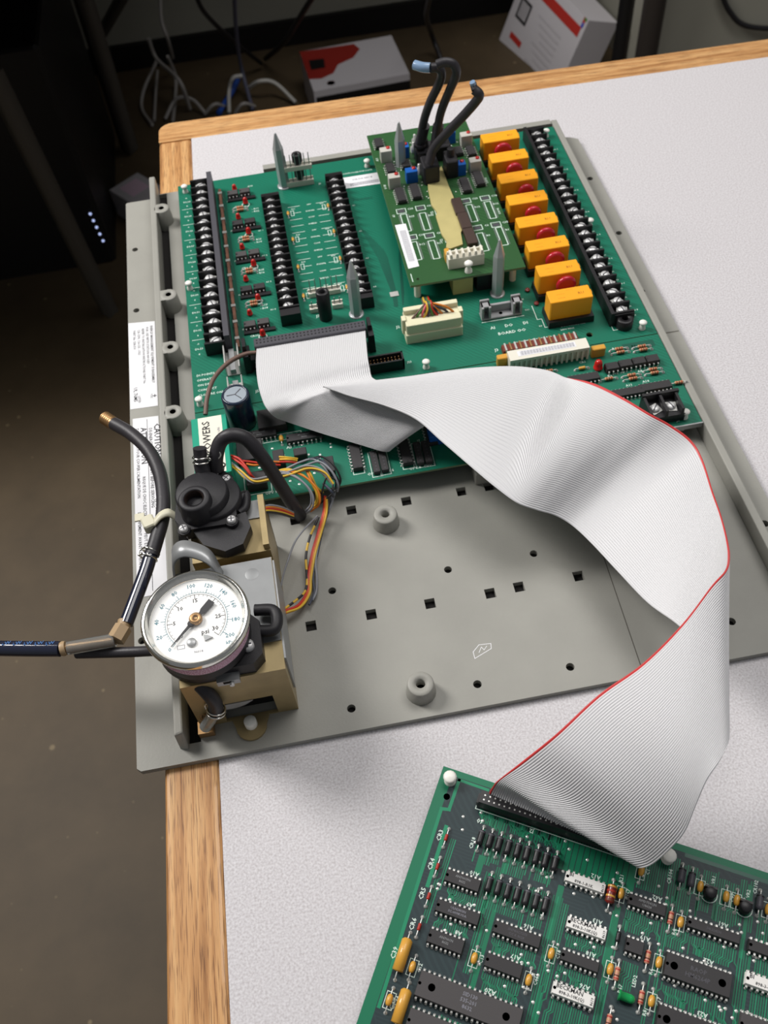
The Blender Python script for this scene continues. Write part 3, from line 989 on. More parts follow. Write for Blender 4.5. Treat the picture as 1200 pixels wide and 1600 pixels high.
# ivory power connector with its wires
b = MB(); xa, xb = X(67.4), X(106); ya = Y(453.6)
b.bbox(xa, xb, ya, ya + 16.5, 0, 7.5, IVORY, b=0.6); b.bbox(xa + 0.6, xb - 0.6, ya + 1.0, ya + 16, 7.5, 15, IVORY, b=0.6)
b.bbox(xa + 1, xb - 1, ya + 12, ya + 16, 15, 18.5, IVORY, b=0.5)
b.bbox(xa - 1.4, xa + 1.5, ya + 6, ya + 11, 4, 16, IVORY, b=0.4); b.bbox(xb - 1.5, xb + 1.4, ya + 6, ya + 11, 4, 16, IVORY, b=0.4)
for k in range(9): b.box(xa + 3 + k * 4.1, xa + 4.0 + k * 4.1, ya + 0.9, ya + 2.2, 7.5, 15.1, IVORY)
o = T.part('power_connector', b, 0, 0, label='ivory nylon connector with coloured wires')
for k, Mw in enumerate([WBRN, WGRN, WPNK, WPNK, WRED, WBLK, WORA, WSLA, WORA]):
    c = MB(); x_ = xa + 4 + k * 3.9; xm = xa + 18 + (k - 4) * 0.55
    c.tube([(x_, ya + 7.5 + (k % 2), 13), (x_ * 0.6 + xm * 0.4, ya + 9, 17 + (k % 3)), (xm, ya + 14, 20 - (k % 2)), (xm + 1, ya + 24, 11), (xm + 2, ya + 36, 5)], 0.75, Mw, 6, 5)
    part('wire', c, o)
for k, Mw in enumerate([WYEL, WSLA, WGRN, WRED]):
    c = MB(); xm = xa + 16.5 + k * 1.1
    c.tube([(xa + 12 + k * 4, ya + 6.5, 13), (xm, ya + 9, 19), (xm, ya + 14, 21.5), (xm + 1, ya + 24, 12), (xm + 2, ya + 36, 6)], 0.75, Mw, 6, 5)
    part('wire', c, o)
tx, ty = T.px(622, 511); T.txt('J2', tx, ty, 3.4); T.txt('1', tx + 2, ty - 4, 2.4)
# grey clip holder
b = MB(); xa, xb, ya = X(121.2), X(149.2), Y(463.2)
b.box(xa, xb, ya, ya + 8, 0, 1.6, GREYH); b.box(xa + 6.5, xb - 6.5, ya + 5.8, ya + 8, 1.6, 7.5, GREYH)
for q in (xa, xb - 6.5):
    b.box(q, q + 1.6, ya, ya + 8, 1.6, 11, GREYH); b.box(q + 4.9, q + 6.5, ya, ya + 8, 1.6, 11, GREYH)
    b.box(q, q + 6.5, ya + 6.4, ya + 8, 1.6, 12.5, GREYH); b.box(q, q + 6.5, ya + 1.5, ya + 8, 9.5, 11, GREYH)
b.lathe([(1.3, 1.65), (0.01, 1.65)], HOLE_SHADE, ((xa + xb) / 2, ya + 3.5, 0), n=12)
bevel(T.part('fuse_holder', b, 0, 0, label='grey plastic clip holder, empty'), 0.3, 1)
T.leg.line([(xa, ya - 1.2), (xb + 1, ya - 1.2)], 0.6, 0.06, INK)
for s_, p in (('AI', (770, 512.5)), ('DO', (795, 508.5)), ('DI', (821, 504.5)), ('BOARD OO', (800, 518.5))):
    tx, ty = T.px(*p); T.txt(s_, tx, ty, 3.6, z=0.06)
T.txt('DO POINTS 5 AMP', X(180), Y(445.5), 2.1); T.txt('240V MAX', X(175), Y(442.5), 2.1)
T.leg.line([(X(158), Y(470)), (X(158), Y(456)), (X(161), Y(456)), (X(161), Y(447.4)), (X(187), Y(447.4))], 0.5, 0.06, INK)
T.leg.line([(X(204), Y(441)), (X(204), Y(434)), (X(208), Y(434))], 0.5, 0.06, INK)
for p in ((824, 455), (838, 476)): led(T, *T.px(*p), M=DARKRED, r=1.5, h=2.6)
T.txt('DS2', X(153), Y(478), 1.8); T.txt('DS1', X(154), Y(467), 1.8); T.txt('K8', X(158.5), Y(449.5), 1.8)
for k in range(24):
    T.txt('%d' % (51 + k), X(222.2), Y(655.2 - k * 9.157), 1.7)
    if k % 3 == 2: T.txt('DO %d' % (k // 3 + 1), X(224), Y(660 - k * 9.157), 1.9)
# relays on their black sockets, red discs between
b = MB()
for k in range(8):
    yk = Y(641.5 - k * 26.74)
    b = MB(); b.box(X(162.8), X(194.2), yk - 9, yk + 8, 0, 5, BLACK, taper=0.3); T.part('relay_socket', b, 0, 0)
    b = MB()
    b.bbox(X(163.6), X(192.4), yk - 6.2, yk + 6.0, 5, 20.0, ORANGE, b=0.7)
    b.bbox(X(192.0), X(193.0), yk - 2, yk + 2, 6, 19.4, ORANGE, b=0.3)
    o = T.part('relay', b, 0, 0)
    c = MB(); zt = 20.04
    c.text('- - - -', X(179), yk + 4.2, zt, 2.0, RELINK); c.text('-- --- -- --', X(172), yk + 1.0, zt, 1.5, RELINK)
    c.text('-- -- ----', X(172), yk - 2.6, zt, 1.5, RELINK); c.text('RU', X(185.5), yk - 0.8, zt, 3.2, RELINK)
    part('marking', c, o)
    if k < 7:
        b = MB(); rc = [7.0, 6.4, 6.0, 6.0, 6.8, 6.8, 7.0][k]; xo = [178, 180, 182, 180, 182, 181, 181][k]
        prof = [(0.01, -1.9), (rc * 0.7, -1.8), (rc * 0.95, -1.2), (rc, 0), (rc * 0.95, 1.2), (rc * 0.7, 1.8), (0.01, 1.9)]
        b.lathe(prof, REDDISC, (X(xo), yk - 10.6, 19.0 - rc + [1.5, 1, 0.2, 0.2, 1, 1, 1.5][k]), (0, 1, 0), 22)
        for q in (-2.5, 2.5): b.cyl((X(xo) + q, yk - 11.2, 0), (X(xo) + q, yk - 11.2, 5), 0.35, TIN, 5)
        T.part('varistor', b, 0, 0)
# fuse clips and blue capacitor stand behind the split line
for k, (ya, yb) in enumerate(((452, 474), (424.8, 444))):
    b = MB(); xa, xb = X(-54.5 + k * 0.5), X(-44.5 + k * 0.5)
    b.box(xa, xb, Y(ya), Y(yb), 0, 0.8, TIN)
    for q in (xa, xb - 0.8): b.box(q, q + 0.8, Y(ya), Y(yb), 0, 8, TIN)
    b.box(xa + 3.2, xb - 3.2, Y(ya) + 1, Y(yb) - 1, 0.8, 4.5, STEEL)
    T.part('fuse_clip', b, 0, 0)
# contact row of the communication connector
b = MB(); b.box(X(127.4), X(178.5), Y(428.6), Y(435.2), 0, 3.2, MAROON, taper=0.3); o = T.part('contact_strip', b, 0, 0, label='row of brown contacts above the white connector')
for k in range(15):
    c = MB(); c.box(-0.55, 0.55, -3.3, 3.3, 0, 4.0, BRASS if k % 2 else TIN); part('contact', cached(('contact', k % 2), lambda c=c: c), o, (X(129.6 + k * 3.36), Y(431.8), 0.2))
T.txt('TO COMMUNICATION PCA', X(150), Y(438), 2.1); tx, ty = T.px(776, 547); T.txt('J3', tx, ty, 3.4)
T.part('legend', T.leg, 0, 0, label='white printed legend', kind='stuff')

# ------------------------------------------------------------------ lower green board: chips, white connector
P = Board('processor_board', 'green circuit board strip with rows of chips beneath the ribbon cable', 'circuit board', -77.6, 345.0, BZ)
X = lambda x: x - P.o[0]
Y = lambda y: y - P.o[1]
hx, hy = P.px(733, 709)
slab(P, [(0, 0), (308.6, 0), (308.6, 78.9), (0, 78.9)], 1.6, PCB, [circ(hx, hy, 1.2)])
standoff(P, *P.px(1069, 652)); standoff(P, *P.px(313, 632))
b = MB(); b.box(X(180), X(231.4), -1.0, -0.05, -3.5, 0.1, STEEL); P.part('edge_bracket', b, 0, 0)
for p, n, L in (((405, 678), 8, 21.5), ((475, 681), 8, 22.5)):
    x, y = P.px(p[0], p[1], 3); chip(P, x, y, n, L, 6.6, mark=['MC1455PP', '8632'], msize=1.7)
for p in ((556, 712), (633, 704)):
    x, y = P.px(p[0], p[1], 3); chip(P, x, y, 8, 20.5, 6.4, rot=math.pi / 2); P.leg.rect(x - 3.4, x + 3.4, y - 12, y - 9, 0.5, 0.06, INK)
for p in ((586, 722), (599, 719), (654, 708), (667, 706)):
    x, y = P.px(p[0], p[1], 2); b = MB(); b.bbox(-2.2, 2.2, -8.5, 8.5, 0, 3, CHIP, b=0.5)
    for k in range(6): b.lathe([(0.5, 3.03), (0.01, 3.03)], FIN, (0, -6.5 + k * 2.6, 0), n=6)
    P.part('jumper_block', cached(('jumper_block',), lambda b=b: b), x, y); P.leg.rect(x - 3.1, x + 3.1, y - 9.8, y + 9.8, 0.45, 0.06, INK)
for s_, p, z in (('OPV 5  OPV 6', (595, 738), 2.7), ('OPV 8  OPV 7', (660, 729.5), 2.7), ('OPV 9', (424, 770), 2.7), ('C3', (420, 661), 3.0), ('A3', (452, 699), 3.0),
                 ('A4', (466, 702), 3.0), ('J4', (499, 718), 3.2), ('J5', (516, 716), 3.2), ('J4', (583, 705), 2.6), ('J51', (404, 611), 3.2), ('J7', (654, 689), 2.6), ('J9', (666, 687), 2.6)):
    P.txt(s_, *P.px(*p), z)
x, y = P.px(684, 681, 3)
b = MB(); b.bbox(-6, 6, -4.5, 4.5, 0, 8, BLUE, b=0.5); o = P.part('trimmer', b, x, y)
chip(P, x - 4, y + 5, 8, 20.5, 6.4, rot=math.pi / 2)
x, y = P.px(440, 688); capsule(P, x, y, 5, 1.5, math.pi / 2, 8)
x, y = P.px(471, 716); b = MB(); b.bbox(-4, 4, -3, 3, 0, 7, CHIP, b=0.6); P.part('transistor', b, x, y)
x, y = P.px(516, 734); b = MB(); b.bbox(-3, 3, -6, 6, 0, 6, CHIP, b=0.5); P.part('wire_header', b, x, y)
x, y = P.px(438, 725); b = MB(); b.bbox(-3.5, 3.5, -6, 6, 0, 7, CHIP, b=0.5); P.part('wire_header', b, x, y)
x, y = P.px(403, 757); b = MB(); b.bbox(-6, 6, -5, 5, 0, 7, CHIP, b=0.5); P.part('wire_header', b, x, y); P.leg.rect(x - 8, x + 8, y - 7, y + 7, 0.5, 0.06, INK)
x, y = P.px(392, 710); b = MB(); b.bbox(-8, 8, -8, 8, 0, 5, CHIP, b=0.5); P.part('wire_header', b, x, y)
for k in range(26):
    x, y = P.px(random.uniform(380, 520), random.uniform(690, 760)); P.leg.lathe([(0.8, 0.05), (0.01, 0.3)], TIN, (x, y, 0), n=6)
# right-hand parts
for p in ((956, 573), (977, 568.5), (998, 564.5), (1019, 561)):
    x, y = P.px(p[0], p[1], 3); chip(P, x, y, 3, 8.6, 6.2, H=4.2, name='optocoupler', M=CHIP)
for p, n, L in (((1024, 603), 8, 20.5), ((981, 612), 8, 20.5), ((912, 590), 8, 20.5)):
    x, y = P.px(p[0], p[1], 3); chip(P, x, y, n, L, 6.4)
led(P, *P.px(934, 576), r=2.6, h=7.5)
for p in ((968, 550), (1003.5, 546), (987.5, 591), (1021, 582)):
    x, y = P.px(*p)
    for j in (0, 1): axial(P, x, y + 1.6 - j * 3.2, 5.6, 1.1, TAN, span=12, bands=((-0.28, BANDR), (0.0, BANDB), (0.25, BANDR)))
for p in ((951, 594), (857, 582), (1060, 600)):
    axial(P, *P.px(*p), 5.6, 1.1, TAN, span=11, bands=((-0.28, BANDR), (0.0, BANDB), (0.25, BANDR)))
for p in ((1033, 620), (909, 577.5)):
    axial(P, *P.px(*p), 4.4, 1.1, AMBER, span=9, name='diode')
for p in ((934, 549), (787, 563)):
    x, y = P.px(p[0], p[1], 3); b = MB(); b.bbox(-4.6, 4.6, -2.2, 2.2, 0, 7, AMBER, b=0.7); P.part('film_capacitor', cached(('film_capacitor',), lambda b=b: b), x, y)
terminal_block_x = P.px(1034, 646)
tb = MB(); cx, cy = terminal_block_x
tb.box(cx - 12, cx + 11, cy - 8, cy + 8, 0, 6, BLACK)
for k in range(3): tb.box(cx - 11 + k * 10 - 1, cx - 11 + k * 10 + 1, cy - 8, cy + 8, 6, 11, BLACK, taper=0.2)
tb.box(cx - 12, cx + 11, cy + 6, cy + 8, 6, 12, BLACK)
o = P.part('terminal_block', tb, 0, 0, label='two-screw black terminal block at the right end')
for k in (0, 1): part('screw', cached(('screw', 3.0), lambda: screw_mesh(3.0)), o, (cx - 6 + k * 10, cy - 1, 6.6), 0.4 + k)
for s_, p in (('CR1', (910, 566)), ('A6', (961, 583)), ('A7', (973, 581.5)), ('A8', (1000, 580)), ('A11', (983, 602)), ('A14', (1009, 596)), ('A15', (1008, 623.5)), ('J2', (1059, 657)),
              ('R1', (960, 545)), ('R12', (849, 578)), ('R3', (990, 541)), ('R9', (953, 588)), ('A10', (1016, 576))):
    P.txt(s_, *P.px(*p), 2.6)
b = MB(); b.box(X(205), X(226), Y(414), Y(420), 0.02, 0.06, DTRACE); P.part('inked_stamp', b, 0, 0)
# white connector with its bar-code label
xa, xb, ya, yb = X(127.6), X(180), Y(412.5), Y(421.5)
b = MB(); b.box(xa, xb, ya + 2, yb, 0, 10.4, WPLAS); b.box(xa, xb, ya, ya + 2, 8.2, 10.4, WPLAS)
for k in range(16):
    xr_ = xa + (xb - xa - 1.2) * k / 15; b.box(xr_, xr_ + 1.2, ya, ya + 2.1, 0, 8.3, WPLAS)
o = P.part('white_connector', b, 0, 0, label='white plastic connector with ribs and a bar-code label')
c = MB(); c.box(xa + 6, xb - 8, ya + 2.6, yb - 1.6, 10.42, 10.5, WPAPER)
for k in range(54): c.box(xa + 8 + k * 0.66, xa + 8 + k * 0.66 + (0.2, 0.36, 0.28)[k % 3], ya + 3.2, yb - 2.2, 10.5, 10.53, PRINTG)
part('barcode_label', c, o)
# blue capacitor
x, y = X(-47.6), Y(409)
b = MB(); b.lathe([(8.3, 0), (8.8, 1), (8.8, 25.5), (8.2, 26.6), (7.2, 26.8), (7.0, 26.3)], NAVY, n=28, cap=False)
o = P.part('electrolytic_capacitor', b, x, y, label='large navy blue capacitor standing upright')
b = MB(); b.lathe([(7.05, 26.2), (0.01, 26.4)], CAPTOP, n=28); b.line([(-5, 0), (0, 0), (3.5, 4)], 0.5, 26.5, FIN); b.line([(0, 0), (3.5, -4)], 0.5, 26.5, FIN); part('can_top', b, o)
b = MB(); b.box(X(-38), X(-20), Y(396), Y(412), 0, 6, CHIP, taper=0.4); P.part('potted_module', b, 0, 0)
P.leg.rect(X(-37), X(-12), Y(389), Y(394), 0.5, 0.06, INK)
# teal module with printed label
xa, xb, ya, yb = X(-77.2), X(-55.4), Y(356), Y(402.5)
b = MB(); b.bbox(xa, xb, ya, yb, 0, 18, TEALBOX, b=0.5); o = P.part('relay_module', b, 0, 0, label='teal plastic module with an ivory label')
c = MB(); c.box(xa + 4.2, xb - 3.0, ya + 1, yb - 0.5, 18.02, 18.12, CREAMP)
c.text('MI POWERS', (xa + xb) / 2 - 1.8, (ya + yb) / 2 + 2, 18.15, 6.6, PRINT, math.pi / 2); c.text('model 6/86', (xa + xb) / 2 + 5.6, (ya + yb) / 2 + 8, 18.15, 2.2, PRINTG, math.pi / 2)
part('printed_label', c, o)
b = MB(); pts = [P.px(410, 551, 14) + (14,), P.px(385, 553, 15) + (15,), P.px(358, 566, 17) + (17,), P.px(335, 590, 18) + (18,), P.px(324, 620, 17) + (17,), P.px(321, 648, 14) + (14,)]
b.tube(pts, 1.5, WBRN, 8, 8); P.part('brown_wire', b, 0, 0)
P.part('legend', P.leg, 0, 0, label='white printed legend', kind='stuff')

# ------------------------------------------------------------------ raised olive daughter board
D = Board('daughter_board', 'small olive green circuit board raised on posts above the terminal board', 'circuit board', 78.0, 491.6, 28.0)
hx, hy = D.px(653, 436)
qx, qy = [T.px(627, 268, 10)[k] + T.o[k] - D.o[k] for k in (0, 1)]
slab(D, [(0, 0), (80.5, 0), (80.5, 184), (0, 184)], 1.6, PCB2, [circ(hx, hy, 1.1), circ(qx, qy, 4.9)])
for (x, y) in ((6, 8), (74, 8), (6, 176), (74, 176)):
    b = MB(); b.lathe([(2.4, -16.4), (2.4, -1.6)], WPLAS, n=10); D.part('spacer', cached(('spacer',), lambda b=b: b), x, y)
b = MB(); b.box(30, 44, 2, 14, -16, -2, KHAKI); D.part('under_connector', b, 0, 0)
b = MB(); b.box(47, 57, 2, 12, -16, -2, BLACK); D.part('under_connector', b, 0, 0)
b = MB(); b.box(62, 66, 2, 10, -16, -2, WPLAS); D.part('under_connector', b, 0, 0)
standoff(D, *D.px(732, 424), below=1.7, h=8, r=3.0)


def trimmer(p, M, rot=0.0):
    x, y = D.px(p[0], p[1], 4)

    def fn():
        b = MB(); b.bbox(-4.4, 4.4, -3.2, 3.2, 0, 9.5, M, b=0.4)
        return b
    o = D.part('trimmer', cached(('trimmer', M.name), fn), x, y, 0, rot)
    b = MB(); b.lathe([(1.5, 9.4), (1.5, 10.3), (0.01, 10.35)], REDLED, (2.0, 1.0, 0), n=10); b.box(0.7, 3.3, 0.8, 1.2, 10.2, 10.4, CRED)
    part('adjuster', cached(('adjuster',), lambda: b), o)


for p in ((603, 243), (616, 284), (728, 219), (742, 259)): trimmer(p, GREYT)
for p in ((630, 237), (643, 275), (718, 264), (702, 214)): trimmer(p, BLUE)
for p, L in (((626, 305), 17), ((649, 299), 17), ((727, 289), 17), ((748, 279), 17), ((592, 224), 12), ((610, 263), 12), ((634, 256), 10), ((736, 236), 12), ((716, 236), 10)):
    x, y = D.px(p[0], p[1], 2); chip(D, x, y, 7 if L > 12 else 4, L, 6.4, rot=math.pi / 2, H=3.2)
for p in ((627, 330), (657, 325), (728, 314), (758, 309.5), (671, 368), (746, 356), (775, 351), (644, 371)):
    x, y = D.px(*p); D.leg.rect(x - 3.4, x + 3.4, y - 2.6, y + 2.6, 0.55, 0.06, INK); D.txt('C%d' % (p[0] % 37), x + 7, y + 1, 2.6)
    b = MB(); b.box(-2.4, 2.4, -1.6, 1.6, 0, 0.05, FIN); D.part('pad_field', cached(('pad_field',), lambda b=b: b), x, y)
for p in ((634, 348), (664, 346), (737, 333), (766, 328), (678, 390), (754, 378), (784, 369), (650, 392)):
    x, y = D.px(*p); D.leg.rect(x - 2.2, x + 2.2, y - 10, y + 10, 0.6, 0.06, INK)
    for sgn in (-1, 1):
        for k in range(14): D.leg.box(x + sgn * 3.1 - 0.8, x + sgn * 3.1 + 0.8, y - 9.4 + k * 1.4, y - 8.8 + k * 1.4, 0.03, 0.06, CHIPINK)
    D.txt('R%d' % (p[0] % 29), x + 5.6, y + 6, 2.6)
for p in ((684, 331), (699, 374)):
    x, y = D.px(*p); D.leg.rect(x - 1.8, x + 1.8, y - 3.2, y + 3.2, 0.5, 0.06, INK); D.txt('Y2', x - 4.2, y, 2.8, 90)
for k, t in enumerate(('R2-A13', 'R3-A12', 'R6-A10')): D.txt(t, 77.5, 140 - k * 38, 2.3, -90)
for k, t in enumerate(('A11', '0118', 'A1', 'A9')): D.txt(t, 2.6, 150 - k * 36, 2.6, 90)
D.leg.line([(2.4, 4), (2.4, 12)], 0.6, 0.06, INK)
b = MB(); q4 = [D.px(*p) for p in [(617, 352), (634, 349.5), (655, 416), (638, 420)]]
b.add([(x, y, 0.1) for x, y in (q4[3], q4[2], q4[1], q4[0])], [(0, 1, 2, 3)], WPAPER)
x0_, y0_ = D.px(629, 360); x1_, y1_ = D.px(645, 408)
for k in range(34): b.box(x0_ - 2.2, x0_ + 2.2, y1_ + k * (y0_ - y1_) / 34, y1_ + k * (y0_ - y1_) / 34 + (0.3, 0.5)[k % 2], 0.1, 0.13, PRINTG)
D.part('barcode_label', b, 0, 0)
# bare laminate rib with notches, dark block beside it
poly = [D.px(*p) for p in [(668, 280), (669, 298), (674, 322), (683, 334), (681, 340), (690, 368), (698, 380), (697, 389), (703, 391), (723, 384), (720, 366), (725, 355), (717, 338), (711, 326), (707, 318), (709, 311), (700, 290), (690, 262)]]
b = MB(); b.prism(poly[::-1] if sum((poly[i][0] * poly[(i + 1) % 17][1] - poly[(i + 1) % 17][0] * poly[i][1]) for i in range(17)) < 0 else poly, 0.02, 1.4, KHAKI)
D.part('bare_laminate', b, 0, 0, label='notched khaki laminate plate down the middle')
for p, hh in (((716, 322), 4.0), ((726, 346), 4.5), ((735, 369), 4)):
    x, y = D.px(p[0], p[1], 3); b = MB(); b.bbox(-3.6, 3.6, -9, 9, 0, hh, BROWNBLK, b=0.6); D.part('film_capacitor', cached(('brown_block', hh), lambda b=b: b), x, y)
x, y = D.px(727, 404, 4)
b = MB(); b.box(-12.5, 12.5, -4, 3.4, 0, 8.5, WPLAS)
for k in range(6): b.box(-11.6 + k * 4.3, -9.4 + k * 4.3, -3.6, 3.0, 8.5, 11.5, WPLAS, taper=0.4)
b.box(-12.5, 12.5, 1.6, 2.6, 8.5, 10.5, WPLAS)
D.part('white_connector', b, x, y, label='white pin connector at the front of the olive board')
x, y = D.px(699, 400, 3); b = MB(); b.bbox(-1.8, 1.8, -4, 4, 0, 7, AMBER, b=0.8); D.part('film_capacitor', b, x, y)
for k in range(70):
    x, y = random.uniform(8, 74), random.uniform(90, 175); D.leg.lathe([(0.6, 0.05), (0.01, 0.3)], TIN, (x, y, 0), n=6)
# sensor bodies under the black hoses
for p, w_, d_, h_ in (((664, 240), 15, 15, 12), ((672, 268), 12, 16, 15), ((690, 232), 12, 14, 12), ((704, 258), 9, 16, 14)):
    x, y = D.px(p[0], p[1], 6); b = MB(); b.bbox(-w_ / 2, w_ / 2, -d_ / 2, d_ / 2, 0, h_, BLACKM, b=1.2); b.lathe([(3, h_), (2.6, h_ + 6)], BLACKM, n=12)
    D.part('pressure_cell', b, x, y)
for p in ((648, 216), (646, 228), (661, 258), (655, 262)):
    x, y = D.px(p[0], p[1], 5); b = MB(); b.lathe([(2.6, 0), (2.6, 4), (1.2, 5), (1.2, 8), (0.01, 8.4)], TIN, n=8); D.part('solder_post', b, x, y)
D.part('legend', D.leg, 0, 0, label='white printed legend', kind='stuff')

# three black hoses standing up from it
HG = 'black hoses rising from the olive board'


def hose(name, label, pts, r, M, cat='hose', group=None, n=12, res=8, extra=None):
    P3 = [np.array(at(*p)) for p in pts]
    t = thing(name, label, cat, tuple(P3[0]), 0, group)
    o = P3[0]
    b = MB(); b.tube([p - o for p in P3], r, M, n, res); part('tube', b, t)
    return t, o


t, o = hose('black_hose', 'upright black hose bent over left, ending in a clear blue tip', [(656, 224, 44), (662, 190, 64), (672, 160, 82), (686, 131, 98), (690, 114, 107), (683, 106, 111), (672, 106, 112)], 3.1, RUBBER, group=HG)
b = MB(); b.tube([np.array(at(*p)) - o for p in [(672, 106, 112), (660, 105, 112), (648, 101.5, 112)]], 3.4, CLEARTIP, 10, 4); part('clear_tip', b, t, label='clear blue plastic tip')
b = MB(); b.lathe([(4.6, -2), (4.9, -1), (4.6, 0)], RUBBER, np.array(at(656, 224, 44)) - o, n=14); b.tube([np.array(at(*p)) - o for p in [(657, 222, 44), (663, 196, 60)]], 4.2, RUBBER, 12, 3); part('heat_shrink', b, t)
t, o = hose('black_hose', 'upright black hose looping over at the top, middle of three', [(681, 232, 44), (684, 200, 62), (690, 172, 77), (703, 140, 96), (713, 116, 109), (709, 101, 116), (696, 97, 118), (682, 101, 117)], 3.1, RUBBER, group=HG)
b = MB(); b.tube([np.array(at(*p)) - o for p in [(681, 226, 46), (685, 196, 63)]], 4.2, RUBBER, 12, 3); part('heat_shrink', b, t)
t, o = hose('black_hose', 'black hose leaning to the right with a short grey tip', [(670, 256, 46), (678, 232, 56), (700, 206, 70), (725, 180, 84), (744, 158, 96), (749, 148, 102), (741, 140, 105)], 3.3, RUBBER, group=HG)
b = MB(); b.tube([np.array(at(*p)) - o for p in [(742, 141, 105), (739, 130, 108)]], 2.4, RUBBER, 10, 2); part('rubber_tip', b, t)
b = MB(); b.tube([np.array(at(*p)) - o for p in [(739.5, 132, 108), (738, 128, 110)]], 2.0, CLEARTIP, 10, 2); part('clear_tip', b, t)

# ------------------------------------------------------------------ loose board in front
LR = math.radians(-30.2)
Lb = Board('controller_board', 'loose green circuit board lying in front, crowded with chips and diodes', 'circuit board', 30.59, 165.46, 6.0, LR)
slab(Lb, [(0, 0), (0, -190), (215, -190), (215, 0)], 1.6, PCB3)
C = MB()
def bar(u0, u1, v0, v1, M=TRACE, z=0.02): C.box(min(u0, u1), max(u0, u1), -max(v0, v1), -min(v0, v1), 0.0, z, M)
bar(0, 5.6, 0, 190); bar(5.6, 215, 0, 3.2)
bar(118, 215, 3.2, 5.0, DTRACE)
C.line([(9.4, -4.2), (9.2, -19.6), (5.6, -20.4), (6.8, -110)], 1.6, 0.035, TRACE2)
C.line([(9.4, -4.2), (24, -4.4)], 1.4, 0.035, TRACE2)
C.line([(10.4, -28), (10.6, -56)], 1.8, 0.035, TRACE2)
for k in range(60):                                   # fan-out below the ribbon connector
    u = 23.4 + k * 1.27; d_ = 3 + (k % 12) * 0.7
    C.line([(u, -14), (u, -14 - d_)] if k % 2 else [(u, -14), (u, -15 - d_ * 0.6), (u + 2.5, -17.5 - d_ * 0.6)], 0.55, 0.03, TRACE)
C.box(62, 99, -29, -15, 0.0, 0.025, TRACE)
for k in range(13): C.line([(64 + k * 2.6, -15), (64 + k * 2.6, -28)], 0.35, 0.04, PCB3)
rnd = random.Random(3)
runs = [(14.5, 17, 30, 72), (34.5, 43.5, 36, 95), (66.0, 73.5, 36, 110), (92.5, 97, 36, 110), (114, 117, 20, 120), (147, 152, 30, 110), (20, 34, 53, 59), (20, 34, 67, 72), (45, 65, 67, 74), (45, 62, 81, 90), (75, 92, 54, 61), (75, 92, 68, 75),
        (75, 92, 82, 96), (98, 113, 36, 46), (101, 108, 56, 70), (118, 146, 37, 46), (118, 145, 60, 69), (24, 65, 14, 21), (98, 150, 6, 30), (20, 66, 104, 120), (28, 63, 22, 40), (36, 64, 41, 60), (153, 172, 8, 90)]
for u0, u1, v0, v1 in runs:
    u = u0; jog = rnd.choice((-1.3, 1.3)); g0 = rnd.random() * 0.1; g1 = rnd.random() * 0.1
    while u < u1:
        if rnd.random() < 0.25: jog = rnd.choice((-1.3, 0, 1.3)); g0 = rnd.random() * 0.2; g1 = rnd.random() * 0.2
        a = v0 + (v1 - v0) * g0; e = v1 - (v1 - v0) * g1; mid_ = a + (e - a) * (0.35 + 0.3 * (u - u0) / (u1 - u0))
        C.line([(u, -a), (u, -mid_), (u + jog, -mid_ - abs(jog)), (u + jog, -e)], 0.5, 0.03, TRACE2 if int(u) % 4 == 0 else TRACE)
        u += 1.02
for u0, u1, v0, v1 in ((29, 32, 35, 44), (66.8, 69.6, 36, 60), (41.6, 43.4, 56, 92), (92.8, 95.4, 36, 62), (147, 148.6, 8, 40)): C.box(u0, u1, -v1, -v0, 0.0, 0.027, TRACE)
for k in range(150):
    u, v = rnd.uniform(14, 172), rnd.uniform(16, 118); C.lathe([(0.75, 0.04), (0.5, 0.2), (0.01, 0.2)], TIN, (u, -v, 0), n=6)
Lb.part('copper_tracks', C, 0, 0, kind='stuff', label='green copper tracks on the slate board')


def lt(t, u, v, size=2.6, rot=180): Lb.txt(t, u, -v, size, rot)


def lchip(u0, u1, v0, v1, n, name=None, **kw):
    o = chip(Lb, (u0 + u1) / 2, -(v0 + v1) / 2, n, u1 - u0, v1 - v0, **kw)
    if name: lt(name, (u0 + u1) / 2 + 4, v0 - 2.6)
    return o


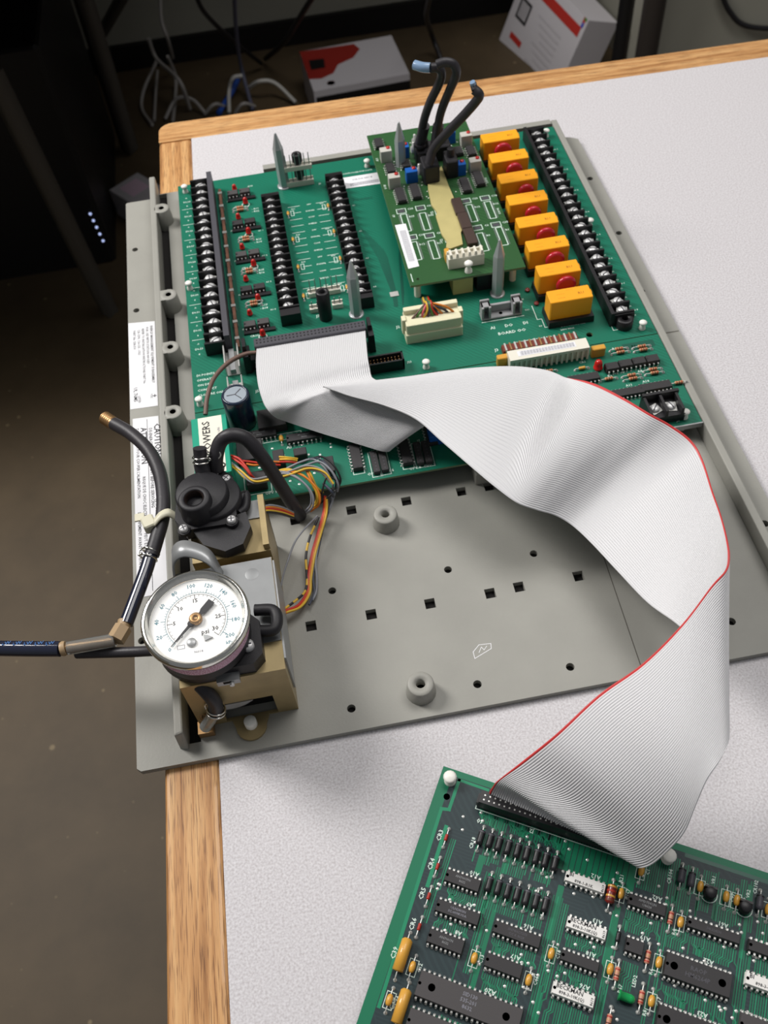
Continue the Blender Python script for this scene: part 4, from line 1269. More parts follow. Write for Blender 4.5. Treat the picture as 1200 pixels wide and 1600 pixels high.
lchip(17, 33.6, 46.5, 52.3, 8, 'A10', mark=['AN7001PN', '8632'], mmat=CHIPINK, mrot=0)
lchip(17.2, 37.4, 60.3, 66, 9, 'A9', mark=['ULN2803N', 'SC-0098UOA'], mmat=PRINTG)
lchip(17.8, 34.2, 73.3, 79.6, 8, 'A8', mark=['AN7001N', '8632'])
lchip(44, 65.3, 60.5, 66.0, 10, 'A16', mark=['SN74HCT373', 'CC K 8628'], mmat=FIN)
lchip(44.4, 60.8, 74.4, 80.4, 8, 'A17')
o = lchip(19.7, 65.4, 90.8, 101.5, 20, None, H=4.2, M=CHIPG, dots=True, mark=['SID130', '535-201', '8632'], mmat=PRINTG, msize=2.2)
lt('A20', 50, 88.6, 3.0)
WC = mat('white_ceramic', (232, 230, 226), 0.5)
for (u0, u1, v0, v1), nm, tx_ in (((68.7, 87.0, 29.6, 34.3), 'A12', ('BI', '898-1-R1K')), ((74, 91.6, 48.2, 53.2), 'A13', ('BECKMAN', '898-3-10K(Q)')), ((74.4, 92.6, 75.8, 81), 'A76', ('BECKMAN', '898-3-10K(Q)')), ((150, 168, 45, 50.2), 'A63', ('BI', '898-3-R1K'))):
    o = lchip(u0, u1, v0, v1, 8, nm, M=WC)
    c = MB(); Lh = u1 - u0
    c.text(tx_[0], -Lh * (0.1 if len(tx_[0]) > 3 else 0.36), 1.2, 3.64, 2.5, PRINT); c.text(tx_[1], -0.6, -1.0, 3.64, 1.9, PRINT)
    c.text('8619', Lh / 2 - 1.2, -0.2, 3.64, 1.6, PRINT, math.pi / 2); part('marking', c, o)
lchip(74.7, 91.4, 62.3, 67, 8, 'A18'); lchip(97.4, 114, 29.7, 35, 8, 'A62', mark=['AMD7541JN', 'U8628'], mmat=CHIPINK); lchip(123.5, 146, 31.2, 35.6, 10, 'A61', mark=['74LS245N'], mmat=FIN)
lchip(117.2, 145, 48.3, 58.3, 14, 'A22', H=4.2, dots=True, mark=['RAOP', 'HM6264P'], mmat=FIN, msize=2.6)
lchip(117.8, 146, 69.6, 79.6, 14, 'A23', H=4.2, dots=True); lchip(149.4, 167, 31.4, 36.4, 8, 'A60'); lchip(150, 172, 61.2, 70, 12, 'A24', M=CHIPG)
lchip(99.9, 107.8, 48.1, 54.2, 4, 'A19', H=4)
lchip(20, 66, 106, 116, 20, None, M=CHIPG, H=4.2)
HV = math.pi / 2
for k in range(9): axial(Lb, 27.5 + k * 4.44, -28, 7.2, 1.7, BLACK, HV, span=11.8, bands=((0.36, FIN),), name='diode')
for k in range(7): axial(Lb, 37.1 + k * 4.38, -46.8, 7.2, 1.7, BLACK, HV, span=11.6, bands=((0.36, FIN),), name='diode')
for u, v in ((117.8, 14.4), (122.4, 14.8), (152, 14.6)): axial(Lb, u, -v, 6.8, 1.7, FIN, HV, span=11.4, bands=((0.36, BLACK),), name='diode')
axial(Lb, 96.6, -49.2, 4.6, 1.1, BLACK, HV, span=9.4, name='diode')
for (u, v), t_ in zip(((12.1, 33), (12.4, 46.9), (12.7, 60.6), (12.9, 74.4)), ('CR3', 'CR4', 'CR5', 'CR6')):
    axial(Lb, u, -v, 3.2, 0.8, BANDR, HV, span=9, name='diode'); lt(t_, u - 3.2, v - 0.4, 3.0, 90)
for (u, v), t_ in zip(((39.8, 78.6), (64.3, 79), (70.8, 65.6), (15.4, 91), (10.3, 106.5), (94, 31), (100.6, 18.2), (126.6, 16.4), (138, 17), (142.6, 17), (121, 34.3), (115.1, 53.6), (115, 69.5), (96.1, 63.2), (155.9, 16.4)),
                      ('C13', 'C46', 'C18', 'C12', 'C34', 'C157', 'C1', 'C98', 'C97', 'C95', 'C6', 'C5', 'C17', 'C24', 'C94')):
    capsule(Lb, u, -v, 5.0, 1.45); lt(t_, u + 3.1, v - 1, 2.2, 90); Lb.leg.rect(u - 2, u + 2, -v - 3.4, -v + 3.4, 0.3, 0.06, INK)
for u, v in ((9.9, 88), (16.2, 107.2)):
    b = MB(); b.lathe([(0.6, -7), (2.5, -6.6), (2.5, 6.2), (1.6, 7)], AMBER, (0, 0, 2.8), (1, 0, 0), 12)
    for sgn in (-1, 1):
        b.tube([(sgn * 7, 0, 2.8), (sgn * 10, 0, 2.4), (sgn * 10.2, 0, 0)], 0.3, TIN, 5, 2); b.lathe([(0.9, 0.05), (0.6, 0.6), (0.01, 0.85)], TIN, (sgn * 10.2, 0, 0), n=8)
    Lb.part('tantalum_capacitor', cached(('tantalum_capacitor',), lambda b=b: b), u, -v, 0, HV); lt('C39', u - 4, v, 3.0, 90)
axial(Lb, 89.8, -32.9, 8.6, 2.2, DARKRED, HV, span=14, bands=((0.36, AMBER), (0.12, BANDR), (-0.14, AMBER), (-0.36, BANDB)))
lt('R21', 93, 24, 2.4, 90)
for (u, v), t_ in zip(((116.6, 33.9), (110.2, 53), (99.2, 64), (110.7, 69.6), (99.8, 83)), ('R4', 'R6', 'R67', 'R8', 'R9')):
    axial(Lb, u, -v, 5.8, 1.15, PINKT, HV, span=11.6, bands=((0.3, BANDR), (0.08, TAN), (-0.14, BANDB), (-0.34, BANDR))); lt(t_, u + 2.6, v + 5, 2.2, 90)
for (u, v), t_ in zip(((131, 18), (146.3, 19)), ('VR1', 'VR2')):
    b = MB(); b.lathe([(2.7, 0), (2.7, 4.6), (2.2, 5), (0.01, 5)], BLACK, n=16); b.box(-2.7, 2.7, 1.6, 2.6, 0, 5, BLACK); Lb.part('regulator', cached(('regulator',), lambda b=b: b), u, -v)
    Lb.leg.line([(u + 3.6 * math.cos(a), -v + 3.6 * math.sin(a)) for a in [-2.4 + 4.2 * i / 12 for i in range(13)]], 0.4, 0.06, INK); lt(t_, u + 1, v - 7, 2.2, 90)
b = MB(); prof = [(2.3, -3.2), (2.3, -2.4), (1.9, -2.3), (1.9, 1.8), (1.6, 3), (0.8, 3.7), (0.01, 3.9)]
b.lathe(prof, GREENLED, (0, 0, 2.4), (1, 0, 0), 16); Lb.part('indicator_led', b, 104.6, -71.8, label='green indicator lamp lying on its side'); lt('LED2', 107, 64, 2.2, 90)
lt('CR104', 113.4, 16, 2.4, 90); lt('CR102', 150, 8, 2.2, 90); lt('CR18', 24.4, 31, 2.4, 90)
for u, v in ((5.3, 6.0), (110.8, 8.5)): standoff(Lb, u, -v, below=8.3, h=6.0, r=3.3)
b = MB(); b.lathe([(1.6, 0.03), (1.0, 0.03)], TIN, n=14); Lb.part('pad_ring', b, 6.2, -14)
lt('60', 24.8, 20, 3.0, 180); lt('J2', 49, 16.6, 2.8, 180)
# ribbon header
b = MB(); b.box(21.8, 99.6, -14.2, -8.0, 0, 8.2, BLACK, taper=0.2); b.box(20.8, 100.6, -13.4, -8.6, 0, 4.5, BLACK); o = Lb.part('ribbon_header', b, 0, 0)
c = MB()
for k in range(30):
    for j in (0, 1): c.box(23.8 + k * 2.5, 24.5 + k * 2.5, -12.6 + j * 2.2, -11.9 + j * 2.2, 8.2, 8.28, TIN)
part('contact_row', c, o, kind='stuff')
Lb.leg.line([(21, -9), (21, -15), (100, -15)], 0.4, 0.06, INK)
Lb.part('legend', Lb.leg, 0, 0, label='white printed legend', kind='stuff')

# ------------------------------------------------------------------ ribbon cable
RO = (60.0, 430.0, 11.6)
ribbon = thing('ribbon_cable', 'wide grey ribbon cable with a red edge joining the two green boards', 'cable', RO)


def ribbon_mesh(rows, ncross=None, steps=7, tm=0.5, red=True, wires=60):
    """rows of (edge A, middle, edge B) pixel + level; 60 round wires side by side"""
    S = [np.concatenate([np.array(at(*p)) - np.array(RO) for p in r]) for r in rows]
    P9 = spline(S, steps)
    A = np.array([p[0:3] for p in P9]); Mi = np.array([p[3:6] for p in P9]); B_ = np.array([p[6:9] for p in P9])
    sub = 4
    nt = wires * sub
    grid = np.zeros((len(P9), nt + 1, 3))
    for j in range(nt + 1):
        t = j / nt
        # smooth curve A - M - B
        l0 = (t - tm) * (t - 1) / (tm); l1 = t * (t - 1) / (tm * (tm - 1)); l2 = t * (t - tm) / (1 - tm)
        grid[:, j] = A * l0 + Mi * l1 + B_ * l2
    du = np.gradient(grid, axis=0); dv = np.gradient(grid, axis=1)
    N = np.cross(du, dv); N /= (np.linalg.norm(N, axis=2, keepdims=True) + 1e-9)
    prof = np.array([(0.03, 0.46, 0.56, 0.46)[j % sub] for j in range(nt + 1)])
    mb = MB(); w = nt + 1; k = len(P9)
    top = grid + N * prof[None, :, None]; bot = grid - N * prof[None, :, None]
    fs_, fr_ = [], []
    cut = (wires - 1) * sub
    for i in range(k - 1):
        for j in range(nt):
            f = (i * w + j, i * w + j + 1, (i + 1) * w + j + 1, (i + 1) * w + j)
            o_ = k * w
            g = (o_ + i * w + j, o_ + (i + 1) * w + j, o_ + (i + 1) * w + j + 1, o_ + i * w + j + 1)
            (fr_ if red and j >= cut else fs_).extend([f, g])
    vs = np.concatenate([top.reshape(-1, 3), bot.reshape(-1, 3)])
    mb.add(vs, fs_, CABLE, True)
    o0 = 0; mi = mb.m(CABRED)
    for f in fr_: mb.f.append(f); mb.mi.append(mi); mb.sm.append(True)
    return mb


def mid(a, b_, dz=0.0, t=0.5):
    return (a[0] + (b_[0] - a[0]) * t, a[1] + (b_[1] - a[1]) * t, a[2] + (b_[2] - a[2]) * t + dz)


def R2(a, b_, dz=0.0): return (a, mid(a, b_, dz), b_)


# from the upper header to the crease, then the shaded stretch that dives below
rowsC = [R2((401, 543, 27), (571, 516, 27)), R2((400, 568, 33), (573, 540, 33)), R2((403, 600, 36), (575, 560, 36)),
         ((411, 628, 34), (486, 600, 35.5), (578, 576, 34)), ((420, 643, 31.5), (490, 610, 35.5), (580, 586, 33)),
         ((430, 652, 26), (497, 615, 38), (584, 592, 36)), ((445, 658, 22), (515, 619, 38), (598, 598, 38)),
         ((505, 678, 19), (570, 642, 34), (640, 610, 43)), ((560, 694, 18), (612, 664, 32), (672, 634, 43)),
         ((598, 705, 17.5), (640, 677, 31), (690, 645, 42)), ((609, 703, 17.5), (648, 672, 28), (696, 643, 37)), ((604, 697, 17.5), (642, 668, 22), (690, 640, 29))]
part('flat_cable', ribbon_mesh(rowsC, red=False), ribbon, label='short grey stretch of cable at the upper connector, folded and shaded')
def roll(a, crest, back=9, drop=13):
    """row whose far edge turns down behind the crest"""
    return (a, (a[0] + (crest[0] - a[0]) * 0.8, a[1] + (crest[1] - a[1]) * 0.82, crest[2] + 1.5), (crest[0] + 2, crest[1] + back, crest[2] - drop))


rowsW = [((505, 605, 44), (507, 603.5, 43.5), (512, 604, 40)),
         roll((526, 612, 45.5), (545, 599, 43), 3, 6),
         roll((549, 620, 46), (580, 594, 44), 5, 9),
         roll((600, 634, 47), (640, 585, 47)),
         roll((649, 655, 48), (700, 576, 50)),
         roll((690, 690, 48), (765, 570, 52)),
         roll((740, 733, 48), (822, 572, 52), 7, 10),
         roll((775, 762, 47), (872, 586, 51), 4, 5),
         R2((808, 786, 45), (925, 598, 50), 2),
         R2((838, 797, 41), (975, 622, 51), 0),
         R2((868, 806, 35), (1015, 646, 50), -3),
         R2((895, 822, 31), (1048, 664, 46), -4),
         R2((925, 850, 31), (1080, 688, 42), -3),
         R2((965, 893, 34), (1098, 718, 41), -2),
         R2((1012, 942, 38), (1114, 768, 43), -2),
         R2((1063, 980, 46), (1127, 806, 50), -2),
         R2((1106, 1030, 58), (1136, 842, 60), 0),
         R2((1130, 1085, 70), (1139, 868, 70), 0),
         R2((1138, 1150, 80), (1134, 890, 79), 0),
         R2((1126, 1186, 82), (1112, 915, 83), 1),
         R2((1104, 1220, 78), (1066, 975, 82), 2),
         R2((1086, 1262, 70), (1005, 1036, 75), 3),
         R2((1070, 1300, 60), (935, 1086, 66), 3),
         R2((1046, 1328, 48), (870, 1146, 54), 3),
         R2((1020, 1350, 36), (818, 1188, 40), 2),
         ((1002, 1356, 31), (868, 1273, 33), (786, 1213, 31)),
         ((994, 1350, 26), (866, 1272, 27), (775, 1222, 26)),
         ((990, 1340, 20), (870, 1268, 20), (770, 1229, 20)),
         ((984, 1338, 16), (868, 1276, 16), (766, 1235, 16)),
         ((968, 1332, 13.5), (862, 1284, 13.5), (764, 1240, 13.5))]
part('flat_cable', ribbon_mesh(rowsW), ribbon, label='long grey ribbon with a red edge, looping down to the loose board')
b = MB(); P1, P2 = np.array(at(399, 547, 24)) - RO, np.array(at(573, 519, 24)) - RO
dx_ = P2[0] - P1[0]
b.bbox(P1[0], P2[0], P1[1] - 3.0, P1[1] + 5.0, 8.8, 18, FIN, b=0.6)
o = part('ribbon_socket', b, ribbon, label='dark grey ribbon socket pressed onto the upper header')
c = MB()
for k in range(30):
    for j in (0, 1):
        x_ = P1[0] + 2 + (dx_ - 4) * k / 29; c.box(x_ - 0.5, x_ + 0.5, P1[1] - 0.4 + j * 2.6, P1[1] + 0.8 + j * 2.6, 18, 18.1, BLACK)
part('contact_slots', c, o, kind='stuff')

# ------------------------------------------------------------------ sheet-metal brackets
def bracket(label, x0, x1, y0, y1, h, slot, panel=True):
    t = thing('mounting_bracket', label, 'bracket', (x0, y0, 0), 0, 'yellow steel brackets holding the pressure parts')
    w_, d_ = x1 - x0, y1 - y0
    b = MB()
    T_ = 1.6
    b.box(0, w_, 0, d_, h - T_, h, GOLD)                       # top
    b.box(0, T_, 0, d_, 0, h - T_, GOLD); b.box(w_ - T_, w_, 0, d_, 0, h - T_, GOLD); b.box(0, w_, d_ - T_, d_, 0, h - T_, GOLD)
    s0, s1, sh = slot                                          # front wall with its window
    b.box(T_, s0, 0, T_, 0, h - T_, GOLD); b.box(s1, w_ - T_, 0, T_, 0, h - T_, GOLD); b.box(s0, s1, 0, T_, sh, h - T_, GOLD)
    b.box(s0, s1, -0.01, T_, 0, 1.2, GOLD)
    part('folded_sheet', b, t)
    b = MB(); b.box(T_, w_ - T_, 7, 8, 0, h - 2, BLKCASE); part('inner_plate', b, t)
    g = MB(); gx, gz, gr = s0 + 5, sh + 9.0, 15.0
    prof = [(gx + math.sqrt(gr * gr - (gz - sh) ** 2), sh), (gx - math.sqrt(gr * gr - (gz - sh) ** 2), sh)]
    for k in range(120):
        a = math.pi + math.pi * k / 119; r_ = gr if k % 2 else gr - 1.1
        if gz + r_ * math.sin(a) < sh - 0.2: prof.append((gx + r_ * math.cos(a), gz + r_ * math.sin(a)))
    g.extrude([(x, -0.5, z) for x, z in prof], (0, 1.6, 0), STEEL)
    part('gear_wheel', g, t, label='toothed wheel seen in the window')
    if panel:
        b = MB(); b.box(w_ + 0.05, w_ + 1.0, 6, d_ - 2, h * 0.28, h - 0.3, STEEL); part('side_plate', b, t, label='grey steel side plate')
    b = MB(); b.box(1, w_ - 0.2, d_ * 0.24, d_ - 0.5, h + 0.02, h + 0.7, DULL); part('top_plate', b, t, label='grey steel plate on top') if panel else None
    b = MB(); b.lathe([(3.6, h + 0.73), (3.4, h + 0.78), (0.01, h + 0.78)], DULL, (w_ - 11, d_ - 9, 0), n=20); part('punched_mark', b, t)
    return t


bk2 = bracket('yellow steel bracket at the front, under the pressure gauge', -88.5, -37.0, 213, 279, 47, (14, 41, 21))
b = MB()
ex, ey = at(394, 1138, 0)[0] + 88.5, at(394, 1138, 0)[1] - 213
prof = [(ex - 10, 0.5), (ex - 8, -5)] + [(ex + 8 * math.cos(a), ey + 1 + 8 * math.sin(a)) for a in [math.pi + math.pi * i / 10 for i in range(11)]] + [(ex + 8, -5), (ex + 10, 0.5)]
b.prism(prof, 0.02, 1.6, GOLD); part('mounting_ear', b, bk2)
b = MB(); b.lathe([(3.3, 1.6), (3.3, 6), (2.8, 6.8), (0.01, 7)], WHITE, (ex, ey + 1.5, 0), n=18); part('nylon_plug', b, bk2, label='white nylon plug in the bracket ear')
bk1 = bracket('yellow steel bracket behind, under the black pressure sensor', -78.5, -37.0, 283.5, 318, 47, (6, 34, 24), False)
b = MB(); b.box(38.3, 41.5, 1, 34.5, 47, 51.5, GOLD); part('fin', b, bk1)
b = MB(); b.box(12, 38, 22, 34, 47.02, 47.8, STEEL); part('top_plate', b, bk1, label='grey steel plate on top')

# ------------------------------------------------------------------ pressure gauge on its transducer
GC = (-75.0, 237.0, 47.0)
tr = thing('pressure_transducer', 'black moulded pressure transducer beneath the round gauge', 'transducer', GC)
b = MB()
b.lathe([(22.5, 0.1), (23, 1), (23, 8.5), (21, 9.3)], BLACKM, (0, -1, 0), n=40)
b.prism([(0, -22.5), (24, -23), (29, -18), (29, 0), (20, 10), (0, 10)], 0.1, 9, BLACKM)
part('moulded_body', b, tr)
b = MB(); b.lathe([(3.0, 0), (3.0, 2.6), (2.2, 3.2), (0.01, 3.2)], SCREW, (22.5, -13.5, 9), n=14); b.box(20.5, 24.5, -13.9, -13.1, 12.15, 12.25, FIN); b.box(22.1, 22.9, -15.5, -11.5, 12.15, 12.25, FIN)
part('screw', b, tr)
b = MB(); b.tube([(27, -4, 6), (35, -5, 6), (37.5, 0, 6), (36, 6, 6), (27, 8, 6)], 3.0, BLACKM, 10, 6); part('loop_lug', b, tr)
b = MB(); b.box(5, 16, -27, -22.6, 0.1, 4, STEEL); b.box(8, 12, -27.1, -26, 1.5, 3.5, HOLE_SHADE); b.cyl((12, -28.5, 1.5), (12, -26.9, 1.5), 1.2, SCREW, 8); part('terminal_clip', b, tr)

tilt = Matrix.Rotation(math.radians(5), 4, 'X')
gcx, gcy, _ = at(303, 961, 79)
gauge = thing('pressure_gauge', 'round chrome pressure gauge with a white dial and black needle', 'gauge', (gcx, gcy, 64.5))
gauge.rotation_euler = (math.radians(2.5), math.radians(1.0), 0)
gauge.scale = (0.94, 0.94, 1.0)
b = MB()
b.lathe([(22.5, -7.6), (24.0, -7), (24.8, -6), (24.8, 10.2)], BLACKM, n=56, cap=True); part('case', b, gauge)
b = MB(); b.lathe([(25.1, 9.2), (26.6, 9.6), (27.3, 10.6), (27.3, 12.6), (26.6, 14.0), (25.6, 14.4), (24.8, 13.8), (24.4, 12.2), (23.4, 11.6), (23.0, 10.6)], CHROME, n=72, cap=False); part('bezel', b, gauge, label='polished chrome bezel')
b = MB(); b.prism(circ(0, 0, 24.6, 64), 13.0, 13.4, GLASS); part('glass', b, gauge)
b = MB(); b.prism(circ(0, 0, 23.4, 64), 10.3, 10.5, DIAL)
ZD = 10.56
ang = lambda psi: math.radians(225 - 9 * psi)
kp = lambda k: ang(k / 6.895)


def arc_line(r, a0, a1, w_, M, n=60):
    b.line([(r * math.cos(a0 + (a1 - a0) * i / n), r * math.sin(a0 + (a1 - a0) * i / n)) for i in range(n + 1)], w_, ZD, M)


arc_line(14.6, ang(0), ang(30), 0.16, PRINT); arc_line(15.6, ang(0), ang(30), 0.2, TEALINK)
for i in range(31):
    a = ang(i); l_ = 2.6 if i % 5 == 0 else 1.0
    b.line([(14.6 * math.cos(a), 14.6 * math.sin(a)), ((14.6 - l_) * math.cos(a), (14.6 - l_) * math.sin(a))], 0.3 if i % 5 == 0 else 0.16, ZD, PRINT)
    if i % 5 == 0 and i < 30: b.text(str(i), 11.0 * math.cos(a), 11.0 * math.sin(a), ZD, 3.0, PRINT)
b.text('30', 11.4 * math.cos(ang(30)) + 1, 11.4 * math.sin(ang(30)) + 1.6, ZD, 3.3, PRINT); b.text('psi', 4.0, -7.4, ZD, 3.6, PRINT)
for i in range(0, 202, 4):
    a = kp(i); l_ = 2.2 if i % 20 == 0 else 0.9
    b.line([(15.6 * math.cos(a), 15.6 * math.sin(a)), ((15.6 + l_) * math.cos(a), (15.6 + l_) * math.sin(a))], 0.3 if i % 20 == 0 else 0.16, ZD, TEALINK)
    if i % 20 == 0: b.text(str(i), 19.8 * math.cos(a), 19.8 * math.sin(a), ZD, 3.1, TEALINK, a - math.pi / 2 if 20 < i < 180 else 0)
b.text('kPa', 15.5, -15.5, ZD, 2.6, TEALINK); b.text('96014', 0, -17.6, ZD, 1.8, PRINTG)
b.rect(-10.2, -6.6, -14.6, -12.6, 0.25, ZD, PRINTG)
part('dial', b, gauge)
b = MB(); na = ang(0.0); ca, sa = math.cos(na), math.sin(na)
pt = lambda l, w_, z: (l * ca - w_ * sa, l * sa + w_ * ca, z)
b.extrude([pt(18.5, 0.12, 11.6), pt(18.5, -0.12, 11.6), pt(3, -0.9, 11.6), pt(-4, -1.0, 11.6), pt(-5.5, -1.7, 11.6), pt(-12.2, -1.9, 11.6), pt(-12.2, 1.9, 11.6), pt(-5.5, 1.7, 11.6), pt(-4, 1.0, 11.6), pt(3, 0.9, 11.6)][::-1], (0, 0, 0.3), PRINT)
b.lathe([(1.9, 11.7), (1.9, 12.1), (0.01, 12.1)], PRINT, pt(3.4, 0, 0), n=14); part('needle', b, gauge, label='black needle pointing just below zero')
b = MB(); b.lathe([(3.3, 11.0), (3.3, 12.4), (2.6, 13.0), (1.2, 13.1), (1.1, 12.6), (0.01, 12.6)], BRASS, n=24); part('hub', b, gauge, label='brass needle hub')
b = MB(); b.lathe([(2.4, 10.5), (2.4, 11.3), (2.0, 11.6), (0.01, 11.6)], STEEL, (-3.0, -12.2, 0), n=18); part('stop_pin', b, gauge)
b = MB(); b.prism([(3, -9.2), (3.6, -12.6), (7.6, -11.4), (5.0, -9.8)], 10.5, 11.4, STEEL); part('stop_pin', b, gauge)
b = MB()
a0, a1 = math.radians(-155), math.radians(5)
b.lathe([(24.85, 0.2), (25.0, 0.3), (25.0, 6.9), (24.85, 7.0)], PINKLAB, n=40, a0=a0 - math.pi / 2 + math.pi / 2, a1=a1, cap=False)
gl = part('warning_label', b, gauge, label='pale pink label with tiny print wrapped round the gauge case')
c = MB(); rr_ = random.Random(5)
for row in range(5):
    z = 0.9 + row * 1.2; a = a0 + 0.1
    while a < a1 - 0.12:
        st_ = rr_.uniform(0.02, 0.07)
        c.lathe([(25.04, z), (25.04, z + 0.6)], PINKINK, n=2, a0=a, a1=a + st_, cap=False); a += st_ + 0.016
part('fine_print', c, gl, kind='stuff')

# ------------------------------------------------------------------ black moulded sensor with a threaded port
SCt = at(328, 790, 52)
sen = thing('pressure_sensor', 'black moulded pressure sensor with an open threaded port', 'sensor', (SCt[0], SCt[1], 47.9))
sl = lambda px, py, z: tuple(np.array(at(px, py, z)) - np.array((SCt[0], SCt[1], 47.9)))
b = MB()
c0 = sl(328, 800, 50)
sq = [sl(*p, 52) for p in ((280, 770), (296, 752), (345, 738), (366, 752), (372, 812), (356, 826), (292, 836), (276, 820))]
b.prism([(p[0], p[1]) for p in sq][::-1], 0.05, 8.5, BLACKM)
c1 = sl(314, 768, 64)
b.lathe([(14.6, 3), (14.2, 15.2), (13.2, 16.3), (0.01, 16.3)], BLACKM, (c1[0], c1[1], 0), n=40)
c3 = sl(332, 776, 58)
b.lathe([(15.5, 3), (15.2, 10.0), (14.4, 10.8), (0.01, 10.8)], BLACKM, (c3[0], c3[1], 0), n=40)
c2 = sl(302, 776, 70)
b.lathe([(10.0, 3), (8.6, 20.2), (8.0, 21.0), (6.2, 21.2), (5.1, 20.8), (5.0, 10)], BLACKM, (c2[0], c2[1], 0), n=36, cap=False)
b.lathe([(5.0, 11), (0.01, 11)], HOLE_SHADE, (c2[0], c2[1], 0), n=20)
blk = [sl(*p, 54) for p in ((300, 828), (384, 800), (392, 822), (380, 850), (352, 862), (318, 852))]
b.prism([(p[0], p[1]) for p in blk][::-1], 0.05, 6.5, BLACKM)
part('moulded_body', b, sen)
b = MB(); b.lathe([(5.05, 12), (5.1, 21)], THREAD, (c2[0], c2[1], 0), n=24, cap=False)
for k in range(6): b.lathe([(5.05, 12.4 + k * 1.4), (4.5, 13.1 + k * 1.4), (5.05, 13.8 + k * 1.4)], THREAD, (c2[0], c2[1], 0), n=24, cap=False)
part('thread', b, sen, label='dark thread inside the port')
for p in ((353, 746), (361, 810), (286, 824)):
    q = sl(p[0], p[1], 59); b = MB(); b.lathe([(3.6, 7), (3.4, 9.0)], BLACKM, n=16); b.lathe([(2.4, 9.0), (2.4, 10.6), (1.9, 11.2), (0.01, 11.2)], SCREW, n=14); b.box(-1.7, 1.7, -0.3, 0.3, 11.1, 11.25, FIN); b.box(-0.3, 0.3, -1.7, 1.7, 11.1, 11.25, FIN)
    part('screw', cached(('sensor_screw',), lambda b=b: b), sen, (q[0], q[1], 0), p[0] * 0.1)
b = MB(); p0 = sl(371, 786, 52); b.tube([p0, tuple(np.array(sl(384, 772, 52))), tuple(np.array(sl(384, 792, 52))), tuple(np.array(sl(374, 802, 52)))], 2.4, BLACKM, 10, 6); part('loop_lug', b, sen)
b = MB(); q = sl(360, 845, 40); b.lathe([(9.5, -9), (9.5, 0), (6, -1)][:2], BLACKM, (q[0], q[1] + 4, 2), n=24); b.lathe([(3.0, -17), (9.5, -9)], BLACKM, (q[0], q[1] + 4, 2), n=24); b.lathe([(2.2, -21), (2.2, -17)], BRASS, (q[0], q[1] + 4, 2), n=12)
part('lower_cap', b, sen)
b = MB(); v0_, v1_, v2_ = (np.array(sl(318, 742, 60)), np.array(sl(314, 722, 66)), np.array(sl(312, 700, 73)))
b.tube([v0_, v1_, v2_], 4.0, RUBBER, 14, 6, radii=([0, 0.5, 0.52, 1], [4.2, 4.2, 3.5, 3.7])); part('stub_hose', b, sen, label='short black stub hose with a wire clamp')
b = MB()
for f in (0.50, 0.68):
    c_ = v0_ * (1 - f) + v2_ * f; dd = (v2_ - v0_) / np.linalg.norm(v2_ - v0_); e1 = np.cross(dd, (0, 0, 1)); e1 /= np.linalg.norm(e1); e2 = np.cross(dd, e1)
    b.tube([c_ + (e1 * math.cos(a) + e2 * math.sin(a)) * 4.5 for a in [2 * math.pi * i / 16 for i in range(17)]], 0.5, CHROME, 6, 2)
b.tube([np.array(sl(322, 712, 68)), np.array(sl(334, 720, 66)), np.array(sl(344, 713, 68)), np.array(sl(342, 706, 70)), np.array(sl(332, 708, 68))], 0.5, CHROME, 6, 5)
part('wire_clamp', b, sen)
b = MB(); b.tube([np.array(sl(338, 742, 58)), np.array(sl(346, 734, 58)), np.array(sl(352, 726, 60)), np.array(sl(346, 722, 62))], 0.5, CHROME, 6, 5)
b.tube([np.array(sl(336, 733, 58)) + np.array((4.8 * math.cos(a), 1.5 * math.sin(a), 3 * math.sin(a))) for a in [2 * math.pi * i / 16 for i in range(17)]], 0.5, CHROME, 6, 2)
part('wire_clamp', b, sen)
# chrome elbow strap between sensor and gauge
t = thing('pipe_strap', 'curved steel strap between the gauge and the sensor', 'strap', at(288, 868, 47))
so_ = np.array(at(288, 868, 47)); b = MB()
ring = [np.array(at(*p)) - so_ for p in [(270, 892, 48), (269, 870, 56), (280, 858, 61), (300, 858, 61), (330, 872, 58), (350, 905, 48)]]
Pn = spline(ring, 6); vs = []; 
for p in Pn: vs += [tuple(p + np.array((0, 5, 0))), tuple(p - np.array((0, 5, 0)))]
b.add(vs, [(2 * i, 2 * i + 1, 2 * i + 3, 2 * i + 2) for i in range(len(Pn) - 1)], STEEL, True)
o = part('strap', b, t); md = o.modifiers.new('s', 'SOLIDIFY'); md.thickness = 0.0012

# ------------------------------------------------------------------ hoses
t, o = hose('black_hose', 'thick black hose arching from the sensor across the chips into the plate', [(337, 735, 58), (338, 712, 66), (345, 690, 72), (362, 680, 75), (385, 686, 72), (408, 712, 62), (432, 748, 42), (455, 785, 20), (469, 806, 2)], 4.0, RUBBER)
t, o = hose('black_hose', 'thick black hose curling over the left flange with a ribbed brass end', [(178, 662, 40), (205, 678, 42), (232, 704, 43), (249, 738, 44), (255, 775, 45), (254, 808, 45), (246, 838, 44), (237, 868, 42)], 4.0, RUBBER)
b = MB(); b.tube([np.array(at(*p)) - o for p in [(182, 665, 40), (164, 653, 39)]], 3.7, BRASS, 12, 3)
for k in range(5):
    q = np.array(at(164, 653, 39)) * (1 - k / 7) + np.array(at(182, 665, 40)) * (k / 7) - o
    d_ = np.array(at(182, 665, 40)) - np.array(at(164, 653, 39)); b.lathe([(3.6, -0.6), (4.2, 0), (3.6, 0.6)], BRASS, q, tuple(d_), 14)
part('threaded_end', b, t, label='ribbed brass hose end')
